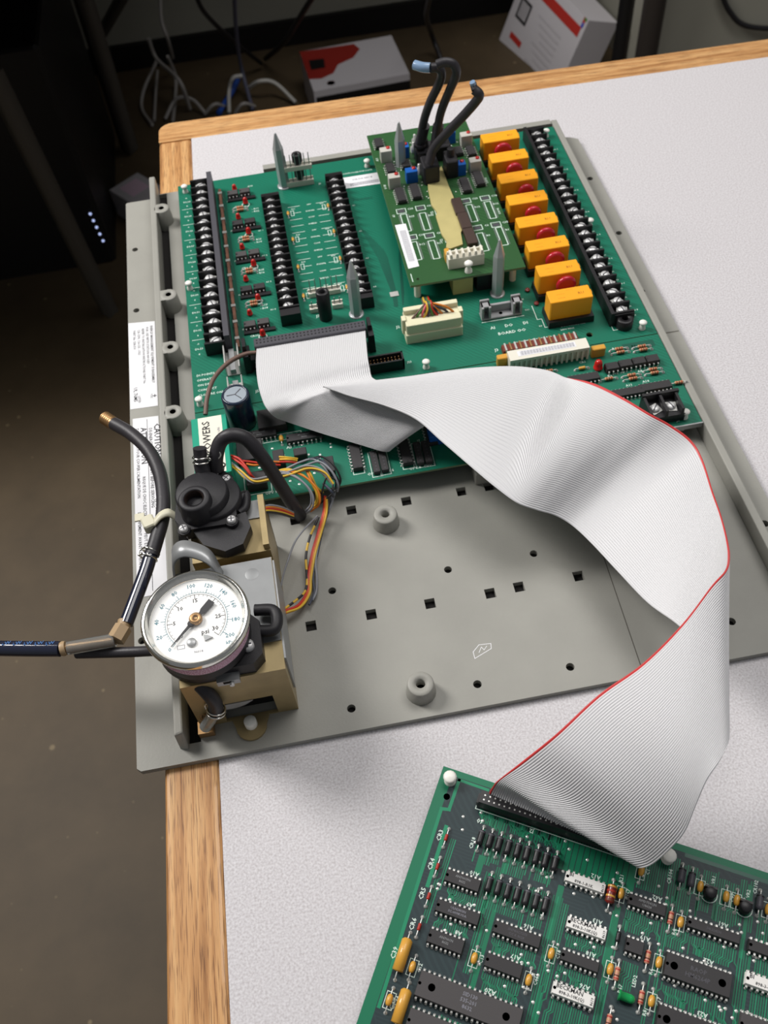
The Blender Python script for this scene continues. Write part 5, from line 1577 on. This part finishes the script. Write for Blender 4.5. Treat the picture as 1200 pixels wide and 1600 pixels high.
def wire_clamp(parent, o, p, q, r, n=2):
    b = MB(); P0, P1 = np.array(at(*p)) - o, np.array(at(*q)) - o
    dd = (P1 - P0) / np.linalg.norm(P1 - P0); e1 = np.cross(dd, (0, 0, 1)); e1 /= np.linalg.norm(e1); e2 = np.cross(dd, e1)
    for k in range(n):
        c_ = P0 + (P1 - P0) * k / max(n - 1, 1)
        b.tube([c_ + (e1 * math.cos(a) + e2 * math.sin(a)) * (r + 0.4) for a in [2 * math.pi * i / 18 for i in range(19)]], 0.55, CHROME, 6, 2)
    c_ = (P0 + P1) / 2 + e1 * (r + 1.2)
    b.tube([c_ + dd * -2.5, c_ + e1 * 1.2 + dd * -1, c_ + e1 * 0.6 + dd * 1.5, c_ - e1 * 0.5], 0.5, CHROME, 6, 4)
    part('wire_clamp', b, parent)
wire_clamp(t, o, (236, 862, 42), (232, 872, 41.5), 4.2)
t, o = hose('vinyl_tube', 'glossy black tube running down from the hose to the tan elbow', [(236, 866, 42), (228, 892, 41), (212, 935, 40), (197, 975, 39)], 3.7, GLOSSB, n=16)
t = thing('elbow_fitting', 'tan barbed elbow fitting with a clear sleeve, left of the gauge', 'fitting', at(186, 992, 39)); o = np.array(at(186, 992, 39))
b = MB(); b.lathe([(4.6, -4), (4.6, 4)], TANFIT, np.array(at(187, 990, 39)) - o, tuple(np.array(at(197, 975, 39)) - np.array(at(180, 1003, 39))), 6, smooth=False)
b.lathe([(3.2, 0), (3.8, 4)], TANFIT, np.array(at(192, 982, 39)) - o, (0.3, 1, 0), 12); part('hex_body', b, t)
b = MB(); b.tube([np.array(at(*p)) - o for p in [(180, 1000, 39), (140, 1007, 39), (106, 1013, 39)]], 3.5, CLEAR, 14, 5); part('clear_sleeve', b, t, label='clear plastic sleeve')
b = MB(); b.tube([np.array(at(*p)) - o for p in [(178, 1001, 39), (140, 1007, 39), (95, 1014, 39)]], 2.0, BRASS, 10, 5); part('barb', b, t)
b = MB(); b.lathe([(3.6, -1.3), (3.9, 0), (3.6, 1.3)], TANFIT, np.array(at(99, 1013.5, 39)) - o, (1, 0.05, 0), 12); part('collar', b, t)
t, o = hose('vinyl_tube', 'glossy black tube with blue printing leaving the frame at left', [(94, 1014, 39), (60, 1014, 39), (20, 1013.5, 39), (-60, 1012, 39)], 4.0, GLOSSB, n=16)
b = MB()
for k in range(6):
    q = np.array(at(82 - k * 17, 1013.8, 39)) - o
    b.textm('LW', Matrix.Translation(Vector(q) + Vector((0, 1.2, 3.9))) @ Matrix.Rotation(math.radians(-16), 4, 'X'), 3.0, BLUEPR)
part('blue_printing', b, t)
t, o = hose('vinyl_tube', 'thin black tube running from behind the gauge to the left', [(120, 1021, 30), (160, 1020, 33), (220, 1018, 38), (262, 1014, 46), (285, 1000, 50)], 2.7, RUBBER)
t, o = hose('black_hose', 'short black hose bending down below the gauge to a clear barb', [(290, 1045, 46), (305, 1062, 44), (322, 1080, 40), (335, 1096, 33), (338, 1112, 25)], 3.7, RUBBER)
wire_clamp(t, o, (338, 1108, 26), (338, 1113, 24), 4.0)
t = thing('barb_fitting', 'clear barb fitting at the bottom left of the front bracket', 'fitting', at(322, 1130, 8)); o = np.array(at(322, 1130, 8))
b = MB(); b.tube([np.array(at(*p)) - o for p in [(338, 1110, 24), (330, 1122, 17), (321, 1136, 9)]], 3.2, CLEAR, 12, 4); part('barb', b, t)
b = MB(); b.tube([np.array(at(*p)) - o for p in [(313, 1108, 16), (318, 1116, 14), (326, 1118, 16), (316, 1124, 12), (313, 1112, 15)]], 0.8, BRASS, 6, 4); part('wire_loop', b, t)
b = MB(); b.box(-5, 3, -4, 3, -8, -3, BRASS); part('base', b, t)
# cable tie round hose and sensor lug
t = thing('cable_tie', 'natural nylon cable tie strapping the curled hose to the sensor', 'cable tie', at(240, 810, 45)); o = np.array(at(240, 810, 45))
b = MB(); Pn = spline([np.array(at(*p)) - o for p in [(240, 816, 50), (250, 805, 51.5), (263, 800, 51), (275, 806, 48)]], 6); vs = []
for p in Pn: vs += [tuple(p + np.array((0, 2.4, 0))), tuple(p - np.array((0, 2.4, 0)))]
b.add(vs, [(2 * i, 2 * i + 1, 2 * i + 3, 2 * i + 2) for i in range(len(Pn) - 1)], TIE, True); q_ = part('strap', b, t); md = q_.modifiers.new('s', 'SOLIDIFY'); md.thickness = 0.0012
b = MB(); q = np.array(at(233, 818, 47)) - o; b.bbox(q[0] - 3.6, q[0] + 3.6, q[1] - 4.2, q[1] + 4.2, q[2] - 3, q[2] + 3, TIE, b=1.2, rot=0.3); part('tie_head', b, t)
b = MB(); b.box(at(210, 806, 46)[0] - o[0], q[0] - 3, at(222, 806, 46)[1] - o[1] - 2.4, at(222, 806, 46)[1] - o[1] + 2.4, -0.5, 0.6, TIE); part('tie_tail', b, t)

# ------------------------------------------------------------------ coloured wiring
har = thing('wiring_harness', 'bundle of thin coloured wires between the chips and the brackets', 'wires', at(505, 745, 12)); o = np.array(at(505, 745, 12))
def wire(pts, M, r=0.85, stripe=None, label=None):
    b = MB(); b.tube([np.array(at(*p)) - o for p in pts], r * 0.82, M, 6, 7, stripe=stripe); part('wire', b, har, label=label)
def off(pts, dx, dy, dz=0.0): return [(x + dx * (1 if 0 < i < len(pts) - 1 else 0.6), y + dy, z + dz) for i, (x, y, z) in enumerate(pts)]
near = [(359, 716, 24), (375, 728, 25), (395, 744, 24), (420, 741, 24), (450, 734, 25), (480, 724, 27), (505, 730, 26), (520, 748, 22), (514, 780, 16), (504, 815, 10), (494, 850, 7), (486, 890, 5), (484, 920, 4), (470, 945, 5), (446, 955, 8)]
for k, (Mw, dx, dy, dz) in enumerate([(WYEL, -6, 6, 0), (WGRY, -2, 4, 1), (WYEL, 2, 8, 1), (WGRY, 0, 10, 0)]): wire(off(near[:8], dx, dy, dz), Mw)
wire([(361, 712, 26), (375, 718, 27), (390, 738, 25), (392, 745, 20)], WRED, 1.0); wire([(363, 716, 26), (378, 726, 27), (392, 742, 25), (398, 748, 20)], WRED, 0.9); wire([(385, 725, 22), (400, 727, 22), (420, 722, 21), (440, 722, 19)], WORA); wire([(375, 720, 23), (395, 722, 23), (418, 726, 22), (438, 727, 19)], WRED)
wire([(437, 718, 19), (452, 718, 20), (464, 720, 17)], WYEL); wire([(437, 722, 20), (452, 722, 20), (466, 724, 17)], WRED); wire([(436, 714, 20), (450, 715, 20), (465, 717, 17)], WYEL)
far = [(420, 742, 24), (445, 735, 26), (470, 745, 25), (488, 765, 21), (490, 785, 15), (480, 797, 8)]
for Mw, dx, dy in ((WYEL, 4, -2), (WGRY, -4, 2), (WGRY, -1, 5), (WYEL, 6, 0), (WORA, 9, 2)): wire(off(far, dx, dy), Mw)
for Mw, dx, dy in ((WGRY, 0, 0), (WSLA, 6, -2), (WGRY, 10, 4), (WBLK, 14, -4)):
    wire(off([(448, 732, 26), (470, 722, 28), (490, 718, 28), (508, 732, 26), (518, 752, 21), (521, 764, 16)], dx, dy), Mw)
wire([(478, 728, 27), (486, 742, 25), (494, 760, 20), (505, 770, 15)], WYEL); wire([(478, 734, 26), (486, 750, 24), (492, 765, 19), (502, 775, 14)], WORA); wire([(482, 740, 25), (488, 752, 23), (496, 768, 18)], WBRN)
wire([(505, 730, 26), (526, 745, 22), (529, 760, 18), (515, 775, 16), (495, 790, 11), (478, 799, 6)], WBLK, 0.7); wire([(528, 752, 22), (512, 745, 25), (504, 765, 20), (502, 785, 13)], WBLK, 0.7); wire([(505, 755, 22), (518, 768, 20), (521, 776, 15)], WSLA, 1.1)
down = [(508, 775, 15), (506, 800, 11), (498, 830, 8), (488, 865, 6), (482, 900, 5), (480, 925, 4), (466, 946, 6), (445, 955, 9)]
wire(off(down, 0, 0), WRED, 1.15); wire(off(down, 4, 2), WYEL, 0.9); wire(off(down, 1.5, 3), WORA, 0.9)
wire(off([(498, 808, 9), (484, 840, 7), (478, 870, 6), (480, 905, 5), (476, 925, 5), (460, 940, 7), (445, 951, 9)], 0, 0), WYEL, 0.95, (WBLK, lambda i, j: (i // 3) % 2 == 0), 'yellow wire with black bands')
wire([(522, 768, 15), (514, 795, 10), (506, 820, 7), (497, 860, 5), (489, 900, 4), (491, 925, 3), (483, 945, 4)], WSLA, 0.9); wire([(524, 766, 16), (517, 790, 11), (508, 815, 7), (494, 870, 5), (495, 905, 4), (494, 925, 3), (488, 938, 3)], WGRY, 0.9)
wire([(496, 806, 9), (480, 822, 12), (462, 845, 15), (450, 875, 15), (441, 905, 12), (437, 935, 8), (438, 958, 6)], WGRY, 0.7)
for k, Mw in enumerate((WGRY, WORA, WRED, WYEL, WBLK)):
    wire([(394 + k * 3.4, 806 + k, 40), (402 + k * 2, 797 + k * 1.5, 44), (420, 790 + k * 2.6, 42), (440, 793 + k * 2.6, 30), (458, 801 + k * 2, 16)], Mw, 0.95)

# ------------------------------------------------------------------ the dim space behind the table
FL = FZ
desk = thing('back_desk', 'dark desk against the wall behind the table, its legs in shadow', 'desk', (-300, 1750, FL))
def dl(px, py, z): return tuple(np.array(at(px, py, z)) - np.array((-300, 1750, FL)))
b = MB(); b.prism([(-1500, -600), (330, -600), (330, 180), (1000, 180), (1000, 590), (-1500, 590)], 720, 750, DESKM); part('unseen_desk_top', b, desk)  # unseen; outline drawn to darken the floor yet leave the cartons lit
def slant(p0, p1, w_, name, M, parent=desk, f=dl):
    b = MB(); b.cyl(f(*p0), f(*p1), w_, M, 4); return part(name, b, parent)
slant((172, 488, FL), (-14, 110, -220), 17, 'leg', DARKMETAL); slant((203, 232, FL + 10), (128, -10, -330), 19, 'leg', DARKMETAL); b = MB(); b.cyl(np.array(aty(962, 130, 1640)) - np.array((-300, 1750, FL)), np.array(aty(986, -40, 1640)) - np.array((-300, 1750, FL)), 15, BLKCASE, 4); part('leg', b, desk)
slant((160, 50, -560), (200, -20, -420), 14, 'brace', DARKMETAL); slant((330, -10, FL + 60), (352, 18, FL + 40), 10, 'brace', DARKMETAL)
b = MB(); b.box(-1480, 960, 560, 580, 380, 720, DESKM); part('back_panel', b, desk)  # unseen dark panel, added to help shade the space below
# computer tower with a column of lights
tx_, ty_ = -345 - 130, 1600
tow = thing('computer_tower', 'black computer tower under the desk with a row of small white lights', 'computer', (tx_, ty_, FL))
b = MB(); b.bbox(-210, 130, 0, 460, 0, 440, BLKCASE, b=8); part('case', b, tow)
for k in range(5):
    p = aty(141 + k * 5, 334 + k * 10.5, ty_); b = MB(); b.lathe([(2.6, 0), (1.9, 1.6), (0.01, 2)], BLUELED, (0, 0, 0), (0, -1, 0), 10)
    part('indicator_light', cached(('indicator_light',), lambda b=b: b), tow, (p[0] - tx_, -0.3, p[2] - FL))
# cartons
def carton(name, label, corner, depth, axes, dims, faces):
    """carton hung from one seen corner; axes in camera terms made orthogonal"""
    a, bb, c = [np.array(v, float) for v in axes]
    dv_ = CR_ * (corner[0] - 600) / F_PX + CU_ * (800 - corner[1]) / F_PX + CF_; dv_ = dv_ / np.linalg.norm(dv_)
    rx_ = CR_ - dv_ * CR_.dot(dv_); rx_ /= np.linalg.norm(rx_); uy_ = np.cross(-dv_, rx_)
    cam_ = np.stack([rx_, uy_, -dv_], 1)
    A = [cam_ @ (v / np.linalg.norm(v)) for v in (a, bb, c)]
    d = CR_ * (corner[0] - 600) / F_PX + CU_ * (800 - corner[1]) / F_PX + CF_
    O = np.array((0, 0, CAM_Z)) + d * depth
    pts = [O + A[0] * dims[0] * i + A[1] * dims[1] * j + A[2] * dims[2] * k for i in (0, 1) for j in (0, 1) for k in (0, 1)]
    low = min(p[2] for p in pts)
    t = thing(name, label, 'box', (O[0], O[1], low))
    base = np.array((O[0], O[1], low)); pts = [p - base for p in pts]
    b = MB(); fs = [(0, 1, 3, 2), (4, 6, 7, 5), (0, 4, 5, 1), (2, 3, 7, 6), (0, 2, 6, 4), (1, 5, 7, 3)]
    ctr = sum(pts) / 8
    ff = []
    for f in fs:
        n_ = np.cross(pts[f[1]] - pts[f[0]], pts[f[2]] - pts[f[0]]); ff.append(f if n_.dot(pts[f[0]] - ctr) > 0 else tuple(reversed(f)))
    b.add(pts, ff, CARTON); part('carton', b, t)
    O2 = O - base
    def on(face_u, face_v, lift, u0, u1, v0, v1): return [O2 + A[face_u] * u + A[face_v] * v + lift for u, v in ((u0, v0), (u1, v0), (u1, v1), (u0, v1))]
    return t, O2, A, low


def decal(t, name, polys, label=None):
    b = MB()
    for poly, M in polys: b.add([tuple(p) for p in poly], [tuple(range(len(poly)))], M)
    return part(name, b, t, label=label)


ax1 = ((-70, 60, -87.4), (-27, -68, -25.0), (37, -3, -31.8))
dep = 2030.0
t, O2, A, low = carton('white_carton', 'white printed carton with red stripes leaning behind the table', (920, 32), dep, ax1, (265, 330, 86), None)
print('carton low', low - FL)
lift = -A[2] * 1.0
q = lambda u0, u1, v0, v1: [O2 + A[0] * u + A[1] * v + lift for u, v in ((u0, v0), (u1, v0), (u1, v1), (u0, v1))]
decal(t, 'printed_panel', [(q(12, 250, 22, 44), CRED), (q(8, 16, 0, 12), CRED), (q(8, 16, 12, 22), mat('carton_blue', (70, 90, 190), 0.5)), (q(4, 14, -0, 6), mat('carton_green', (80, 150, 70), 0.5)),
                           (q(192, 240, 70, 118), BLKCASE), (q(198, 234, 76, 112), CARTONS), (q(180, 232, 150, 164), CRED), (q(180, 232, 210, 224), CRED), (q(180, 232, 262, 276), CRED)]
      + [(q(60 + (k % 2) * 0, 160 - (k * 13) % 40, 70 + k * 14, 75 + k * 14), CARTONS) for k in range(16)])
pa = [at(*p, FL + 95) for p in ((490, 143), (640, 115), (600, 57), (462, 78))]
e1 = np.array(pa[1]) - np.array(pa[0]); L1 = np.linalg.norm(e1); e1 /= L1; e2 = np.array((-e1[1], e1[0], 0)); L2 = float(np.dot(np.array(pa[2]) - np.array(pa[1]), e2))
t = thing('printer_carton', 'white carton with red artwork lying on the floor behind the table', 'box', (pa[0][0], pa[0][1], FL), math.atan2(e1[1], e1[0]))
b = MB(); b.box(0, L1, 0, L2, 0, 95, CARTON); part('carton', b, t)
b = MB(); b.box(4, L1 + 0.5, -0.6, 0.2, 2, 80, BLKCASE); part('dark_front', b, t, label='dark front of the carton')  # near-black sheet over the front face
b = MB()
b.prism([(-0.2, L2 * 0.30), (L1 * 0.12, L2 * 0.26), (L1 * 0.26, L2 * 0.34), (L1 * 0.34, L2 * 0.52), (L1 * 0.52, L2 * 0.62), (L1 * 0.62, L2 * 0.8), (L1 * 0.58, L2 * 0.95), (-0.2, L2)], 95.02, 95.4, CDRED)
b.prism([(L1 * 0.05, L2 * 0.5), (L1 * 0.2, L2 * 0.5), (L1 * 0.22, L2 * 0.72), (L1 * 0.06, L2 * 0.75)], 95.4, 95.6, BLKCASE)
b.lathe([(9, 95.2), (0.01, 95.2)], CDRED, (L1 * 0.2, L2 * 0.12, 0), n=18); part('red_artwork', b, t)
p = at(222, 300, FL + 60)
t = thing('pale_carton', 'small pale carton on the floor at the corner of the backplane', 'box', (p[0], p[1], FL), math.radians(38))
b = MB(); b.bbox(-38, 38, -30, 62, 0, 60, CARTONS, b=1.5); part('carton', b, t); b = MB(); b.box(-22, 22, 2, 48, 60.05, 60.4, PINKLAB); part('printed_panel', b, t)
# loose cables on the floor
CG = 'loose cables tangled behind the table'
def cable(label, pts, r, M, group=CG, px=True):
    P3 = [np.array(at(*p) if px else p) for p in pts]; o_ = P3[0]
    b = MB(); b.tube([q_ - o_ for q_ in P3], r, M, 8, 7); return solo('loose_cable', b, label, 'cable', tuple(o_), group)
LOW = FL + 8
LC = mat('cable_pale', (170, 166, 162), 0.5); LCW = mat('cable_white', (214, 212, 206), 0.5); LCB = mat('cable_blue', (48, 92, 190), 0.45)
cable('thin pale cable hanging beside the desk leg and kinking right', [(250, -20, -500), (252, 30, -560), (262, 60, -600), (270, 90, FL + 60)], 4, LC)
cable('pale cable slanting down right to the table corner', [(232, 60, -600), (245, 92, -650), (280, 126, FL + 90), (297, 170, LOW)], 4.5, LC)
cable('pale grey cable running steeply down to the table corner', [(262, 88, -640), (274, 118, FL + 40), (274, 150, FL + 15), (270, 190, LOW)], 4, LC)
cable('dim grey cable looping left of the table corner', [(245, 95, FL + 60), (225, 140, FL + 30), (222, 170, LOW), (238, 195, LOW)], 4, LC)
cable('dim straight cable between the loop and the corner', [(246, 110, FL + 40), (243, 150, FL + 20), (241, 188, LOW)], 3.5, LC)
cable('white cable arching tightly over the blue one', [(378, 118, FL + 60), (364, 122, FL + 60), (358, 142, FL + 30), (358, 176, LOW)], 4.5, LCW)
cable('bright blue cable bending behind the white arch', [(372, 122, FL + 40), (364, 140, FL + 20), (352, 160, LOW), (342, 176, LOW)], 6.5, LCB)
cable('long slate cable hanging from the desk to the table edge', [(366, -10, -420), (370, 60, -560), (378, 110, FL + 60), (395, 172, LOW)], 4.5, mat('cable_slate', (96, 98, 118), 0.5))
cable('white cable in a low wide arch toward the printed carton', [(388, 138, FL + 20), (405, 127, FL + 50), (430, 130, FL + 40), (462, 160, LOW)], 4.5, LCW)
cable('pale cable curling low along the table edge', [(320, 178, LOW), (335, 163, FL + 30), (350, 166, LOW)], 4, LC); cable('pale cable in a small arch along the table edge', [(368, 176, LOW), (380, 162, FL + 30), (398, 166, LOW)], 4, LC)
cable('brown cable poking up by the table corner', [(258, 186, LOW), (275, 155, FL + 30), (300, 155, FL + 30), (322, 178, LOW)], 4, LC)
cable('black cable sagging across to the printed carton', [(305, -10, -420), (320, 20, -480), (360, 60, -600), (408, 99, FL + 20)], 5, BLACK); cable('black cable falling left from the top toward the tangle', [(492, -10, -440), (470, 25, -520), (445, 65, -620), (415, 92, FL + 20)], 6, BLACK)
cable('black cable hanging behind the three hoses', [(672, -10, -440), (666, 25, -560), (675, 55, FL + 60), (690, 95, FL + 10)], 6, BLACK)
cable('black cable looping against the pale wall at top right', [aty(*p, 1938) for p in ((1126, -14), (1140, 18), (1168, 41), (1240, 46))], 6, BLACK, None, False)
b = MB(); b.cyl((0, 0, 0), (0, 0, 700), 24, DESKM, 12); solo('dark_cylinder', b, 'dark brown pipe standing by the wall right of the desk leg', 'cylinder', (aty(1012, 70, 1915)[0], 1915, FL))  # plain dark brown cylinder, upright in front of the wall
